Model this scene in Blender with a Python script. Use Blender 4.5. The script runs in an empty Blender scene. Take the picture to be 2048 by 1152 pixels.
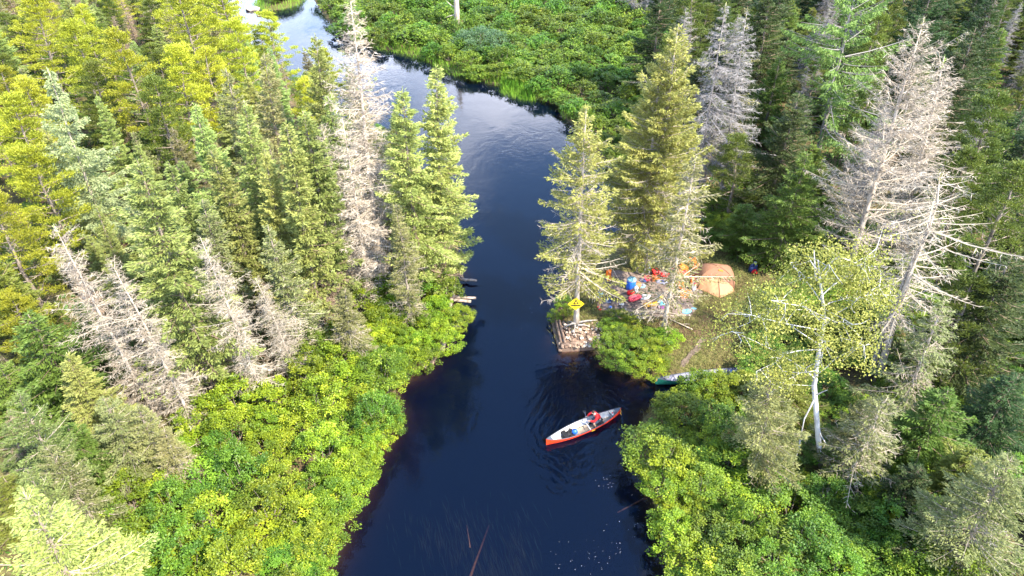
import bpy, math, random
import numpy as np
from mathutils import Vector, Matrix, Quaternion

R = math.radians
rng = np.random.default_rng(11)
random.seed(11)
sc = bpy.context.scene
col = sc.collection

# ------------------------------------------------------------------ camera
CAM_H, PITCH, FPX = 28.0, 36.0, 2048 * 24 / 36
cam_d = bpy.data.cameras.new('camera')
cam_d.lens = 24; cam_d.sensor_width = 36; cam_d.clip_start = 0.5; cam_d.clip_end = 3000
cam = bpy.data.objects.new('camera', cam_d); col.objects.link(cam)
cam.location = (0, 0, CAM_H); cam.rotation_euler = (R(90 - PITCH), 0, 0)
sc.camera = cam

# ------------------------------------------------------------------ light
SUN_EL = 48.0
SUN_AZ = 128.0                      # degrees clockwise from +Y (straight ahead)
w = bpy.data.worlds.new('World'); sc.world = w; w.use_nodes = True
nt = w.node_tree; nt.nodes.clear()
N = nt.nodes.new; K = nt.links.new
out = N('ShaderNodeOutputWorld'); bg = N('ShaderNodeBackground'); sky = N('ShaderNodeTexSky')
sky.sky_type = 'NISHITA'; sky.sun_disc = False
sky.sun_elevation = R(SUN_EL); sky.sun_rotation = R(SUN_AZ)
sky.altitude = 200; sky.air_density = 1.0; sky.dust_density = 0.3; sky.ozone_density = 4.0
bg.inputs['Strength'].default_value = 0.15
# broken clouds over the whole sky
tc = N('ShaderNodeTexCoord'); sep = N('ShaderNodeSeparateXYZ'); K(tc.outputs['Generated'], sep.inputs[0])
zc = N('ShaderNodeMath'); zc.operation = 'MAXIMUM'; K(sep.outputs['Z'], zc.inputs[0]); zc.inputs[1].default_value = 0.0
za = N('ShaderNodeMath'); za.operation = 'ADD'; K(zc.outputs[0], za.inputs[0]); za.inputs[1].default_value = 0.12
dv = N('ShaderNodeVectorMath'); dv.operation = 'SCALE'
iv = N('ShaderNodeMath'); iv.operation = 'DIVIDE'; iv.inputs[0].default_value = 1.0; K(za.outputs[0], iv.inputs[1])
K(tc.outputs['Generated'], dv.inputs[0]); K(iv.outputs[0], dv.inputs['Scale'])
cn = N('ShaderNodeTexNoise'); cn.noise_dimensions = '4D'; cn.inputs['W'].default_value = 3.7; cn.inputs['Scale'].default_value = 1.15; cn.inputs['Detail'].default_value = 7; cn.inputs['Roughness'].default_value = 0.55
K(dv.outputs[0], cn.inputs['Vector'])
cr = N('ShaderNodeMapRange'); cr.interpolation_type = 'SMOOTHSTEP'
cr.inputs['From Min'].default_value = 0.50; cr.inputs['From Max'].default_value = 0.70; cr.inputs['To Max'].default_value = 0.8
lo_ = N('ShaderNodeMapRange'); K(sep.outputs['Z'], lo_.inputs['Value']); lo_.inputs['From Min'].default_value = 0.22; lo_.inputs['From Max'].default_value = 0.50; lo_.inputs['To Min'].default_value = 0.11; lo_.inputs['To Max'].default_value = -0.05
la_ = N('ShaderNodeMath'); la_.operation = 'ADD'; K(cn.outputs['Fac'], la_.inputs[0]); K(lo_.outputs[0], la_.inputs[1])
K(la_.outputs[0], cr.inputs['Value'])
mx = N('ShaderNodeMix'); mx.data_type = 'RGBA'; K(cr.outputs[0], mx.inputs['Factor'])
K(sky.outputs[0], mx.inputs['A']); mx.inputs['B'].default_value = (10.5, 10.6, 11.8, 1)
K(mx.outputs['Result'], bg.inputs['Color']); K(bg.outputs[0], out.inputs['Surface'])

sd = bpy.data.lights.new('sun', 'SUN'); sd.energy = 3.3; sd.angle = R(0.9); sd.color = (1.0, 0.93, 0.80)
sun = bpy.data.objects.new('sun', sd); col.objects.link(sun)
sdir = Vector((math.sin(R(SUN_AZ)) * math.cos(R(SUN_EL)), math.cos(R(SUN_AZ)) * math.cos(R(SUN_EL)), math.sin(R(SUN_EL))))
sun.rotation_euler = sdir.to_track_quat('Z', 'Y').to_euler(); sun.location = (40, -20, 60)
sc.view_settings.view_transform = 'Standard'; sc.view_settings.look = 'None'
sc.view_settings.exposure = 2.65; sc.view_settings.gamma = 1
sc.view_settings.use_curve_mapping = False
sc.cycles.max_bounces = 6; sc.cycles.diffuse_bounces = 3; sc.cycles.glossy_bounces = 3
sc.cycles.transmission_bounces = 4; sc.cycles.transparent_max_bounces = 8; sc.cycles.volume_bounces = 0
sc.cycles.use_denoising = True

# ------------------------------------------------------------------ survey: a sight line of the photograph met with a level plane
_p = R(PITCH)
def at(u, v, z=0.0):
    a, b = (u - 1024) / FPX, -(v - 576) / FPX
    d = np.array([a, math.cos(_p) + b * math.sin(_p), -math.sin(_p) + b * math.cos(_p)])
    t = (z - CAM_H) / d[2]
    return np.array([d[0] * t, d[1] * t, z])
def along(u, v, y):
    a, b = (u - 1024) / FPX, -(v - 576) / FPX
    d = np.array([a, math.cos(_p) + b * math.sin(_p), -math.sin(_p) + b * math.cos(_p)])
    t = y / d[1]
    return np.array([d[0] * t, y, CAM_H + d[2] * t])

# ------------------------------------------------------------------ materials
def mat(name):
    m = bpy.data.materials.new(name); m.use_nodes = True
    n = m.node_tree.nodes; l = m.node_tree.links
    return m, n, l, n['Principled BSDF']
def plain(name, c, rough=0.6, spec=0.3, metal=0.0, var=0.12, scale=8.0, bump=0.0):
    m, n, l, b = mat(name)
    t = n.new('ShaderNodeTexCoord'); no = n.new('ShaderNodeTexNoise'); no.inputs['Scale'].default_value = scale; no.inputs['Detail'].default_value = 5
    l.new(t.outputs['Object'], no.inputs['Vector'])
    r = n.new('ShaderNodeValToRGB'); l.new(no.outputs['Fac'], r.inputs[0])
    r.color_ramp.elements[0].position = 0.3; r.color_ramp.elements[1].position = 0.7
    r.color_ramp.elements[0].color = tuple(x * (1 - var) for x in c) + (1,)
    r.color_ramp.elements[1].color = tuple(min(1, x * (1 + var)) for x in c) + (1,)
    l.new(r.outputs[0], b.inputs['Base Color'])
    b.inputs['Roughness'].default_value = rough; b.inputs['Specular IOR Level'].default_value = spec; b.inputs['Metallic'].default_value = metal
    if bump:
        bp = n.new('ShaderNodeBump'); bp.inputs['Strength'].default_value = bump; bp.inputs['Distance'].default_value = 0.03
        l.new(no.outputs['Fac'], bp.inputs['Height']); l.new(bp.outputs[0], b.inputs['Normal'])
    return m
def leaf(name, c1, c2, c3=None, trans=0.40, rough=0.55, spec=0.25, ovar=0.22, hvar=0.03, patch=0.0):
    """c1..c2 by tuft; c3 = a rarer third tone; each plant also shifts a little in hue and value"""
    m, n, l, b = mat(name)
    a = n.new('ShaderNodeAttribute'); a.attribute_name = 'tone'
    r = n.new('ShaderNodeValToRGB'); e = r.color_ramp.elements
    e[0].color = tuple(c1) + (1,); e[1].color = tuple(c2) + (1,); e[0].position = 0.05; e[1].position = 0.85
    if c3: x = e.new(1.0); x.color = tuple(c3) + (1,)
    l.new(a.outputs['Fac'], r.inputs[0])
    oi = n.new('ShaderNodeObjectInfo')
    h = n.new('ShaderNodeHueSaturation'); l.new(r.outputs[0], h.inputs['Color'])
    m1 = n.new('ShaderNodeMapRange'); l.new(oi.outputs['Random'], m1.inputs['Value'])
    m1.inputs['To Min'].default_value = 1 - ovar; m1.inputs['To Max'].default_value = 1 + ovar
    mu = n.new('ShaderNodeMath'); mu.operation = 'MULTIPLY'; l.new(oi.outputs['Random'], mu.inputs[0]); mu.inputs[1].default_value = 7.31
    fr = n.new('ShaderNodeMath'); fr.operation = 'FRACT'; l.new(mu.outputs[0], fr.inputs[0])
    m2 = n.new('ShaderNodeMapRange'); l.new(fr.outputs[0], m2.inputs['Value'])
    m2.inputs['To Min'].default_value = 0.5 - hvar; m2.inputs['To Max'].default_value = 0.5 + hvar
    l.new(m2.outputs[0], h.inputs['Hue']); l.new(m1.outputs[0], h.inputs['Value'])
    l.new(h.outputs[0], b.inputs['Base Color'])
    b.inputs['Roughness'].default_value = rough; b.inputs['Specular IOR Level'].default_value = spec
    tr = n.new('ShaderNodeBsdfTranslucent'); l.new(h.outputs[0], tr.inputs['Color'])
    ms = n.new('ShaderNodeMixShader'); ms.inputs[0].default_value = trans
    l.new(b.outputs[0], ms.inputs[1]); l.new(tr.outputs[0], ms.inputs[2])
    l.new(ms.outputs[0], n['Material Output'].inputs['Surface'])
    return m
def bark(name, c1, c2, scale=6.0):
    m, n, l, b = mat(name)
    t = n.new('ShaderNodeTexCoord'); mp = n.new('ShaderNodeMapping'); mp.inputs['Scale'].default_value = (1, 1, 0.35)
    l.new(t.outputs['Object'], mp.inputs[0])
    no = n.new('ShaderNodeTexNoise'); no.inputs['Scale'].default_value = scale; no.inputs['Detail'].default_value = 6; l.new(mp.outputs[0], no.inputs['Vector'])
    r = n.new('ShaderNodeValToRGB'); l.new(no.outputs['Fac'], r.inputs[0])
    r.color_ramp.elements[0].position = 0.35; r.color_ramp.elements[1].position = 0.65
    r.color_ramp.elements[0].color = tuple(c1) + (1,); r.color_ramp.elements[1].color = tuple(c2) + (1,)
    l.new(r.outputs[0], b.inputs['Base Color']); b.inputs['Roughness'].default_value = 0.85; b.inputs['Specular IOR Level'].default_value = 0.15
    return m

M = {}
M['spruce'] = leaf('spruce_needles', (0.15, 0.19, 0.045), (0.335, 0.375, 0.105), (0.47, 0.48, 0.19))
M['spruce_olive'] = leaf('olive_needles', (0.13, 0.135, 0.045), (0.27, 0.265, 0.10), (0.36, 0.31, 0.17))
M['spruce_gold'] = leaf('gold_needles', (0.19, 0.19, 0.04), (0.38, 0.375, 0.10), (0.48, 0.45, 0.18), hvar=0.006, ovar=0.08)
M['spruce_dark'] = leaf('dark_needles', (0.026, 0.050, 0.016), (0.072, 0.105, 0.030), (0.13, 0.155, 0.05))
M['spruce_near'] = leaf('near_spruce_needles', (0.09, 0.12, 0.03), (0.20, 0.235, 0.07), (0.32, 0.33, 0.12), ovar=0.12, hvar=0.012)
M['fir'] = leaf('fir_needles', (0.07, 0.105, 0.018), (0.17, 0.215, 0.035), (0.27, 0.29, 0.055))
M['pine'] = leaf('pine_needles', (0.18, 0.20, 0.016), (0.36, 0.37, 0.028), (0.46, 0.45, 0.05), hvar=0.010)
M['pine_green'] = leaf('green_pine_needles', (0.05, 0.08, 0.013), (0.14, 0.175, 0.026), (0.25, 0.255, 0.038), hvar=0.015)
M['larch'] = leaf('larch_needles', (0.19, 0.235, 0.10), (0.34, 0.38, 0.175), (0.45, 0.46, 0.24))
M['larch_green'] = leaf('green_larch_needles', (0.10, 0.15, 0.03), (0.20, 0.26, 0.055), (0.32, 0.34, 0.08))
M['alder'] = leaf('alder_leaves', (0.05, 0.10, 0.006), (0.21, 0.275, 0.012), (0.40, 0.41, 0.035), trans=0.34, spec=0.35, hvar=0.02, ovar=0.34)
M['alder_deep'] = leaf('deep_alder_leaves', (0.035, 0.085, 0.008), (0.14, 0.225, 0.014), (0.31, 0.36, 0.04), trans=0.34, spec=0.35, hvar=0.02, ovar=0.34)
M['marsh'] = leaf('marsh_leaves', (0.03, 0.075, 0.008), (0.12, 0.19, 0.016), (0.24, 0.27, 0.035), trans=0.34, hvar=0.025, ovar=0.3)
M['willow'] = leaf('willow_leaves', (0.035, 0.075, 0.03), (0.085, 0.14, 0.055), (0.14, 0.19, 0.085), trans=0.3, hvar=0.01, ovar=0.05)
M['birch_leaf'] = leaf('birch_leaves', (0.10, 0.125, 0.02), (0.28, 0.275, 0.05), (0.46, 0.44, 0.13), trans=0.34, hvar=0.004, ovar=0.02)
M['sedge'] = leaf('sedge_blades', (0.10, 0.20, 0.015), (0.22, 0.32, 0.03), (0.30, 0.36, 0.06), trans=0.3, ovar=0.02)
M['grass'] = leaf('grass_blades', (0.10, 0.105, 0.025), (0.20, 0.19, 0.05), (0.32, 0.26, 0.11), trans=0.2, ovar=0.02)
M['cover'] = leaf('forest_herbs', (0.03, 0.075, 0.010), (0.08, 0.15, 0.02), (0.16, 0.20, 0.04), trans=0.3, ovar=0.02)
M['meadow'] = leaf('meadow_herbs', (0.03, 0.07, 0.008), (0.08, 0.14, 0.014), (0.16, 0.20, 0.03), trans=0.3, ovar=0.02)
M['weed'] = leaf('water_weed', (0.04, 0.07, 0.03), (0.07, 0.11, 0.05), (0.10, 0.15, 0.07), trans=0.1, ovar=0.02)
M['dead'] = leaf('dead_twigs', (0.20, 0.16, 0.115), (0.35, 0.30, 0.235), (0.44, 0.385, 0.31), trans=0.0, spec=0.05, rough=0.9, ovar=0.12, hvar=0.005)
M['dead_grey'] = leaf('grey_twigs', (0.14, 0.125, 0.115), (0.24, 0.22, 0.205), (0.32, 0.30, 0.28), trans=0.0, spec=0.05, rough=0.9, ovar=0.12, hvar=0.005)
M['dead_brown'] = leaf('brown_twigs', (0.13, 0.09, 0.06), (0.23, 0.17, 0.12), (0.30, 0.24, 0.18), trans=0.0, spec=0.05, rough=0.9, ovar=0.12, hvar=0.005)
M['bark'] = bark('spruce_bark', (0.11, 0.085, 0.06), (0.22, 0.18, 0.145))
M['bark_pale'] = bark('pale_bark', (0.23, 0.18, 0.135), (0.40, 0.34, 0.275))
M['bark_grey'] = bark('grey_bark', (0.14, 0.12, 0.105), (0.27, 0.24, 0.215))
M['bark_white'] = bark('birch_bark', (0.28, 0.26, 0.24), (0.52, 0.50, 0.47), 3.0)
M['stem'] = bark('alder_bark', (0.10, 0.08, 0.06), (0.22, 0.18, 0.14))
M['driftwood'] = bark('driftwood', (0.15, 0.105, 0.075), (0.30, 0.235, 0.185), 4.0)
M['wetwood'] = bark('wet_wood', (0.075, 0.05, 0.036), (0.17, 0.115, 0.082), 4.0)

# ------------------------------------------------------------------ mesh helpers
class MB:
    def __init__(s): s.v = []; s.f3 = []; s.f4 = []; s.t = []; s.n = 0
    def add(s, v, f4=None, f3=None, tone=None):
        v = np.asarray(v, float).reshape(-1, 3); k = len(v)
        if f4 is not None and len(f4): s.f4.append(np.asarray(f4, int) + s.n)
        if f3 is not None and len(f3): s.f3.append(np.asarray(f3, int) + s.n)
        s.v.append(v); s.t.append(np.full(k, 0.5) if tone is None else np.asarray(tone, float)); s.n += k
    def tube(s, path, rad, sides=6, cap=True):
        path = np.asarray(path, float); k = len(path); rad = np.broadcast_to(np.asarray(rad, float), (k,))
        d = np.gradient(path, axis=0); d /= np.linalg.norm(d, axis=1)[:, None] + 1e-9
        up = np.array([0, 0, 1.0]) if abs(d[0][2]) < 0.9 else np.array([1.0, 0, 0])
        x = np.cross(d, up); x /= np.linalg.norm(x, axis=1)[:, None] + 1e-9; y = np.cross(d, x)
        a = np.arange(sides) * 2 * math.pi / sides
        v = path[:, None, :] + rad[:, None, None] * (np.cos(a)[None, :, None] * x[:, None, :] + np.sin(a)[None, :, None] * y[:, None, :])
        i = np.arange(k - 1)[:, None] * sides; j = np.arange(sides)[None, :]; j2 = (j + 1) % sides
        f = np.stack([i + j, i + j2, i + sides + j2, i + sides + j], -1).reshape(-1, 4)
        v = v.reshape(-1, 3); f3 = []
        if cap:
            n = len(v); v = np.vstack([v, path[0], path[-1]])
            f3 = [(n, (q + 1) % sides, q) for q in range(sides)] + [(n + 1, (k - 1) * sides + q, (k - 1) * sides + (q + 1) % sides) for q in range(sides)]
        s.add(v, f, f3)
    def tufts(s, P, D, L, W, tone, wide=0.45, side=None):
        """rhombs: base P, pointing along D, length L, half width W"""
        n = len(P); D = D / (np.linalg.norm(D, axis=1)[:, None] + 1e-9)
        q = rng.normal(size=(n, 3)) if side is None else side
        S = np.cross(D, q); S /= np.linalg.norm(S, axis=1)[:, None] + 1e-9
        L = np.broadcast_to(L, (n,))[:, None]; W = np.broadcast_to(W, (n,))[:, None]
        v = np.stack([P, P + D * L * wide + S * W, P + D * L, P + D * L * wide - S * W], 1).reshape(-1, 3)
        s.add(v, np.arange(4 * n).reshape(-1, 4), None, np.repeat(tone, 4))
    def mesh(s, name, m, smooth=False):
        me = bpy.data.meshes.new(name)
        v = np.vstack(s.v); f4 = np.vstack(s.f4) if s.f4 else np.zeros((0, 4), int); f3 = np.vstack(s.f3) if s.f3 else np.zeros((0, 3), int)
        me.vertices.add(len(v)); me.vertices.foreach_set('co', v.ravel().astype(np.float32))
        nl = f4.size + f3.size; me.loops.add(nl); me.loops.foreach_set('vertex_index', np.concatenate([f4.ravel(), f3.ravel()]).astype(np.int32))
        npoly = len(f4) + len(f3); me.polygons.add(npoly)
        st = np.concatenate([np.arange(len(f4)) * 4, f4.size + np.arange(len(f3)) * 3])
        me.polygons.foreach_set('loop_start', st.astype(np.int32))
        me.polygons.foreach_set('use_smooth', np.full(npoly, smooth))
        at_ = me.attributes.new('tone', 'FLOAT', 'POINT'); at_.data.foreach_set('value', np.concatenate(s.t).astype(np.float32))
        me.materials.append(m); me.update(calc_edges=True)
        return me
def link(name, me, parent=None):
    o = bpy.data.objects.new(name, me); col.objects.link(o)
    if parent is not None: o.parent = parent
    return o
def tag(o, label=None, cat=None, group=None, kind=None):
    if label: o['label'] = label
    if cat: o['category'] = cat
    if group: o['group'] = group
    if kind: o['kind'] = kind
    return o
def empty(name, loc=(0, 0, 0), rz=0.0):
    o = bpy.data.objects.new(name, None); o.empty_display_size = 0.3; col.objects.link(o)
    o.location = loc; o.rotation_euler = (0, 0, rz); return o

# ------------------------------------------------------------------ river outline (water level) and ground height
left_px = [(600, 1290), (640, 1152), (668, 1080), (702, 1010), (740, 935), (775, 880), (795, 820), (790, 770), (835, 740), (880, 695), (897, 640), (912, 578),
           (915, 540), (905, 480), (880, 410), (840, 340), (770, 285), (680, 235), (600, 180), (520, 105), (455, 40), (400, -20), (330, -60)]
right_px = [(620, -60), (628, 0), (655, 40), (690, 72), (740, 92), (800, 103), (850, 118), (905, 147), (990, 168), (1050, 192), (1120, 212), (1145, 205), (1200, 190), (1265, 182),
            (1262, 190), (1200, 202), (1140, 216), (1118, 226), (1140, 246), (1185, 285), (1222, 345), (1245, 430), (1240, 480), (1195, 520), (1135, 560), (1108, 600),
            (1106, 640), (1112, 680), (1122, 700), (1185, 697), (1205, 725), (1260, 752), (1310, 757), (1380, 748), (1470, 742), (1485, 750), (1400, 785), (1325, 800), (1290, 830), (1262, 880),
            (1262, 920), (1290, 960), (1305, 1010), (1322, 1080), (1345, 1152), (1390, 1290)]
LB = np.array([at(*p)[:2] for p in left_px]); RB = np.array([at(*p)[:2] for p in right_px])
far_l, far_r = LB[-1], RB[0]
RIV = np.vstack([[[LB[0][0] - 2, -60]], LB, [[far_l[0] - 60, far_l[1] + 70]], [[far_r[0] - 30, far_r[1] + 70]], RB, [[RB[-1][0] + 2, -60]]])
isl_c = at(562, 2)[:2]
ISL = np.array([isl_c + np.array([math.cos(a) * 3.4, math.sin(a) * 6.0]) for a in np.linspace(0, 2 * math.pi, 17)[:-1]])
def sdist(P, poly):
    """signed distance, positive outside"""
    P = np.asarray(P, float); best = np.full(len(P), 1e9); ins = np.zeros(len(P), bool)
    for i in range(len(poly)):
        a, b = poly[i], poly[(i + 1) % len(poly)]
        e = b - a; wv = P - a; t = np.clip((wv @ e) / (e @ e + 1e-12), 0, 1)
        best = np.minimum(best, np.hypot(*(wv - t[:, None] * e).T))
        c = (a[1] <= P[:, 1]) != (b[1] <= P[:, 1])
        with np.errstate(divide='ignore', invalid='ignore'):
            xi = a[0] + (P[:, 1] - a[1]) * (b[0] - a[0]) / (b[1] - a[1])
        ins ^= c & (P[:, 0] < xi)
    return np.where(ins, -best, best)
def sd(P):
    a, b = sdist(P, RIV), sdist(P, ISL)
    return np.where(b < 0, -b, np.where(a < 0, -np.minimum(-a, b), a))
def wob(x, y, s, k): return np.sin(x * s + 1.7 * k + 1.3 * np.sin(y * s * 0.7 + k)) * np.cos(y * s * 1.1 + 0.6 * k + np.sin(x * s * 0.6))
def height(P):
    P = np.asarray(P, float); d = sd(P); x, y = P.T
    land = 0.04 + 0.5 * (1 - np.exp(-np.maximum(d, 0) / 0.9)) + np.clip(d - 3, 0, 40) * 0.010 + 0.10 * np.clip(d, 0, 1) * (wob(x, y, 0.9, 1) + 0.6 * wob(x, y, 2.3, 2))
    wd = -np.maximum(-d, 0)
    bed = -1.9 * (1 - np.exp(wd / 2.6)) - 0.05 + 0.10 * wob(x, y, 1.1, 3)
    return np.where(d > 0, land, np.minimum(bed, -0.03))
def gz(x, y): return float(height(np.array([[x, y]]))[0])

def axis(lo, hi, step, far):
    core = np.arange(lo, hi + 1e-6, step); o = []; s = step; p = hi
    while p < far: s *= 1.35; p += s; o.append(p)
    q = []; s = step; p = lo
    while p > -far: s *= 1.35; p -= s; q.append(p)
    return np.array(q[::-1] + list(core) + o)
gx = axis(-45, 45, 0.45, 900); gy = axis(12, 125, 0.5, 900)
X, Y = np.meshgrid(gx, gy); GP = np.stack([X.ravel(), Y.ravel()], 1)
GZ = height(GP); GD = sd(GP)
nx, ny = len(gx), len(gy)
i = (np.arange(ny - 1)[:, None] * nx + np.arange(nx - 1)[None, :])
mb = MB(); mb.add(np.column_stack([GP, GZ]), np.stack([i, i + 1, i + nx + 1, i + nx], -1).reshape(-1, 4), None, GD)
m, n, l, b = mat('forest_floor')
a = n.new('ShaderNodeAttribute'); a.attribute_name = 'tone'; geo = n.new('ShaderNodeNewGeometry')
n1 = n.new('ShaderNodeTexNoise'); n1.inputs['Scale'].default_value = 0.35; n1.inputs['Detail'].default_value = 8; n1.inputs['Roughness'].default_value = 0.7; l.new(geo.outputs['Position'], n1.inputs['Vector'])
n2 = n.new('ShaderNodeTexNoise'); n2.inputs['Scale'].default_value = 5; n2.inputs['Detail'].default_value = 7; n2.inputs['Roughness'].default_value = 0.75; l.new(geo.outputs['Position'], n2.inputs['Vector'])
r1 = n.new('ShaderNodeValToRGB'); l.new(n1.outputs['Fac'], r1.inputs[0]); e = r1.color_ramp.elements
e[0].position = 0.38; e[0].color = (0.075, 0.05, 0.032, 1); e[1].position = 0.62; e[1].color = (0.10, 0.10, 0.035, 1)
r2 = n.new('ShaderNodeValToRGB'); l.new(n2.outputs['Fac'], r2.inputs[0]); e = r2.color_ramp.elements
e[0].position = 0.35; e[0].color = (0.45, 0.42, 0.40, 1); e[1].position = 0.7; e[1].color = (1.5, 1.4, 1.3, 1)
mm = n.new('ShaderNodeMix'); mm.data_type = 'RGBA'; mm.blend_type = 'MULTIPLY'; mm.inputs['Factor'].default_value = 1
l.new(r1.outputs[0], mm.inputs['A']); l.new(r2.outputs[0], mm.inputs['B'])
sh = n.new('ShaderNodeMapRange'); l.new(a.outputs['Fac'], sh.inputs['Value']); sh.inputs['From Min'].default_value = -0.5; sh.inputs['From Max'].default_value = 0.35
bedc = n.new('ShaderNodeMix'); bedc.data_type = 'RGBA'; l.new(sh.outputs[0], bedc.inputs['Factor'])
bedc.inputs['A'].default_value = (0.055, 0.045, 0.03, 1); l.new(mm.outputs['Result'], bedc.inputs['B'])
l.new(bedc.outputs['Result'], b.inputs['Base Color']); b.inputs['Roughness'].default_value = 0.95; b.inputs['Specular IOR Level'].default_value = 0.1
bp = n.new('ShaderNodeBump'); bp.inputs['Strength'].default_value = 0.6; bp.inputs['Distance'].default_value = 0.06; l.new(n2.outputs['Fac'], bp.inputs['Height']); l.new(bp.outputs[0], b.inputs['Normal'])
M['ground'] = m
ground = link('ground', mb.mesh('ground', m, True)); tag(ground, 'brown and mossy forest floor under the trees and river bank', 'ground', kind='structure')

# camp clearing: bare trodden soil and the short path to the landing, laid just above the ground
def patch(name, px, zoff, m, label, n_=26, feather=0.25):
    P = np.array([at(u, v, 0.5)[:2] for u, v in px]); c = P.mean(0)
    g = MB(); ring = []
    cl = np.vstack([P, P[:1]]); seg = np.linspace(0, len(P), 90, endpoint=False)
    pts = np.array([cl[int(s)] * (1 - s % 1) + cl[int(s) + 1] * (s % 1) for s in seg])
    dd = pts - c; aa = np.arctan2(dd[:, 1], dd[:, 0]); pts = c + dd * (1 + 0.08 * feather * (np.sin(5 * aa + 1) + np.sin(11 * aa + 2)))[:, None]
    rings = 8; V = [[c[0], c[1]]]
    for k in range(1, rings + 1): V += list(c + (pts - c) * k / rings)
    V = np.array(V); z = height(V) + zoff; z[-90:] -= zoff + 0.05
    f3 = [(0, 1 + q, 1 + (q + 1) % 90) for q in range(90)]
    f4 = [(1 + k * 90 + q, 1 + (k + 1) * 90 + q, 1 + (k + 1) * 90 + (q + 1) % 90, 1 + k * 90 + (q + 1) % 90) for k in range(rings - 1) for q in range(90)]
    g.add(np.column_stack([V, z]), f4, f3)
    o = link(name, g.mesh(name, m, True)); tag(o, label, 'ground', kind='structure'); return o
M['soil'] = plain('camp_soil', (0.13, 0.098, 0.08), 0.95, 0.05, var=0.5, scale=3.5, bump=0.6)
M['path'] = plain('path_soil', (0.10, 0.075, 0.055), 0.95, 0.05, var=0.35, scale=5, bump=0.6)
patch('camp_clearing', [(1190, 560), (1230, 535), (1300, 540), (1400, 545), (1405, 590), (1390, 640), (1320, 640), (1250, 640), (1195, 625)], 0.035, M['soil'], 'bare trodden soil of the camp clearing', feather=0.5)
patch('footpath', [(1416, 676), (1406, 688), (1402, 697), (1394, 705), (1384, 711), (1377, 722), (1368, 729), (1360, 727), (1362, 719), (1372, 712), (1376, 703), (1386, 697), (1393, 689), (1396, 680), (1405, 672)], 0.05, M['path'], 'pale worn footpath down to the beached canoe', feather=0.3)

# water: a closed body, tea-brown inside, rippled mirror above
mb = MB(); x0, x1, y0, y1 = -420, 420, -200, 620
v = [(x0, y0, 0), (x1, y0, 0), (x1, y1, 0), (x0, y1, 0), (x0, y0, -5), (x1, y0, -5), (x1, y1, -5), (x0, y1, -5)]
mb.add(v, [(0, 1, 2, 3), (7, 6, 5, 4), (0, 4, 5, 1), (1, 5, 6, 2), (2, 6, 7, 3), (3, 7, 4, 0)])
m, n, l, b = mat('river_water'); n.remove(b)
geo = n.new('ShaderNodeNewGeometry')
def wnoise(scale, detail, mscale, dist=0.0):
    mp = n.new('ShaderNodeMapping'); mp.inputs['Scale'].default_value = mscale; l.new(geo.outputs['Position'], mp.inputs[0])
    q = n.new('ShaderNodeTexNoise'); q.inputs['Scale'].default_value = scale; q.inputs['Detail'].default_value = detail; q.inputs['Distortion'].default_value = dist
    l.new(mp.outputs[0], q.inputs['Vector']); return q
wa = wnoise(2.6, 4, (1, 0.8, 1), 0.6); wb = wnoise(0.5, 4, (1, 0.7, 1), 1.2)
cov = wnoise(0.13, 3, (1, 0.6, 1), 0.5)
cm = n.new('ShaderNodeMapRange'); l.new(cov.outputs['Fac'], cm.inputs['Value']); cm.inputs['From Min'].default_value = 0.38; cm.inputs['From Max'].default_value = 0.64; cm.inputs['To Min'].default_value = 0.25; cm.inputs['To Max'].default_value = 1.0
mu = n.new('ShaderNodeMath'); mu.operation = 'MULTIPLY'; l.new(wa.outputs['Fac'], mu.inputs[0]); l.new(cm.outputs[0], mu.inputs[1])
b1 = n.new('ShaderNodeBump'); b1.inputs['Strength'].default_value = 0.55; b1.inputs['Distance'].default_value = 0.022; l.new(mu.outputs[0], b1.inputs['Height'])
b2 = n.new('ShaderNodeBump'); b2.inputs['Strength'].default_value = 0.5; b2.inputs['Distance'].default_value = 0.03; l.new(wb.outputs['Fac'], b2.inputs['Height']); l.new(b1.outputs[0], b2.inputs['Normal'])
cc = at(1166, 851); mpr = n.new('ShaderNodeMapping'); mpr.inputs['Location'].default_value = (-cc[0], -cc[1], 0); l.new(geo.outputs['Position'], mpr.inputs[0])
wr = n.new('ShaderNodeTexWave'); wr.wave_type = 'RINGS'; wr.rings_direction = 'SPHERICAL'; wr.inputs['Scale'].default_value = 0.62; wr.inputs['Distortion'].default_value = 17; wr.inputs['Detail'].default_value = 4; wr.inputs['Detail Scale'].default_value = 0.55; wr.inputs['Detail Roughness'].default_value = 0.6; l.new(mpr.outputs[0], wr.inputs['Vector'])
le = n.new('ShaderNodeVectorMath'); le.operation = 'LENGTH'; l.new(mpr.outputs[0], le.inputs[0])
fo = n.new('ShaderNodeMapRange'); l.new(le.outputs['Value'], fo.inputs['Value']); fo.inputs['From Min'].default_value = 1.5; fo.inputs['From Max'].default_value = 7.0; fo.inputs['To Min'].default_value = 1; fo.inputs['To Max'].default_value = 0
wm = n.new('ShaderNodeMath'); wm.operation = 'MULTIPLY'; l.new(wr.outputs['Fac'], wm.inputs[0]); l.new(fo.outputs[0], wm.inputs[1])
b3 = n.new('ShaderNodeBump'); b3.inputs['Strength'].default_value = 0.38; b3.inputs['Distance'].default_value = 0.03; l.new(wm.outputs[0], b3.inputs['Height']); l.new(b2.outputs[0], b3.inputs['Normal']); b2 = b3
gl = n.new('ShaderNodeBsdfGlossy'); gl.inputs['Roughness'].default_value = 0.03; l.new(b2.outputs[0], gl.inputs['Normal'])
tp = n.new('ShaderNodeBsdfTransparent'); tp.inputs['Color'].default_value = (0.92, 0.86, 0.78, 1)
fr = n.new('ShaderNodeFresnel'); fr.inputs['IOR'].default_value = 1.333; l.new(b2.outputs[0], fr.inputs['Normal'])
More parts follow.
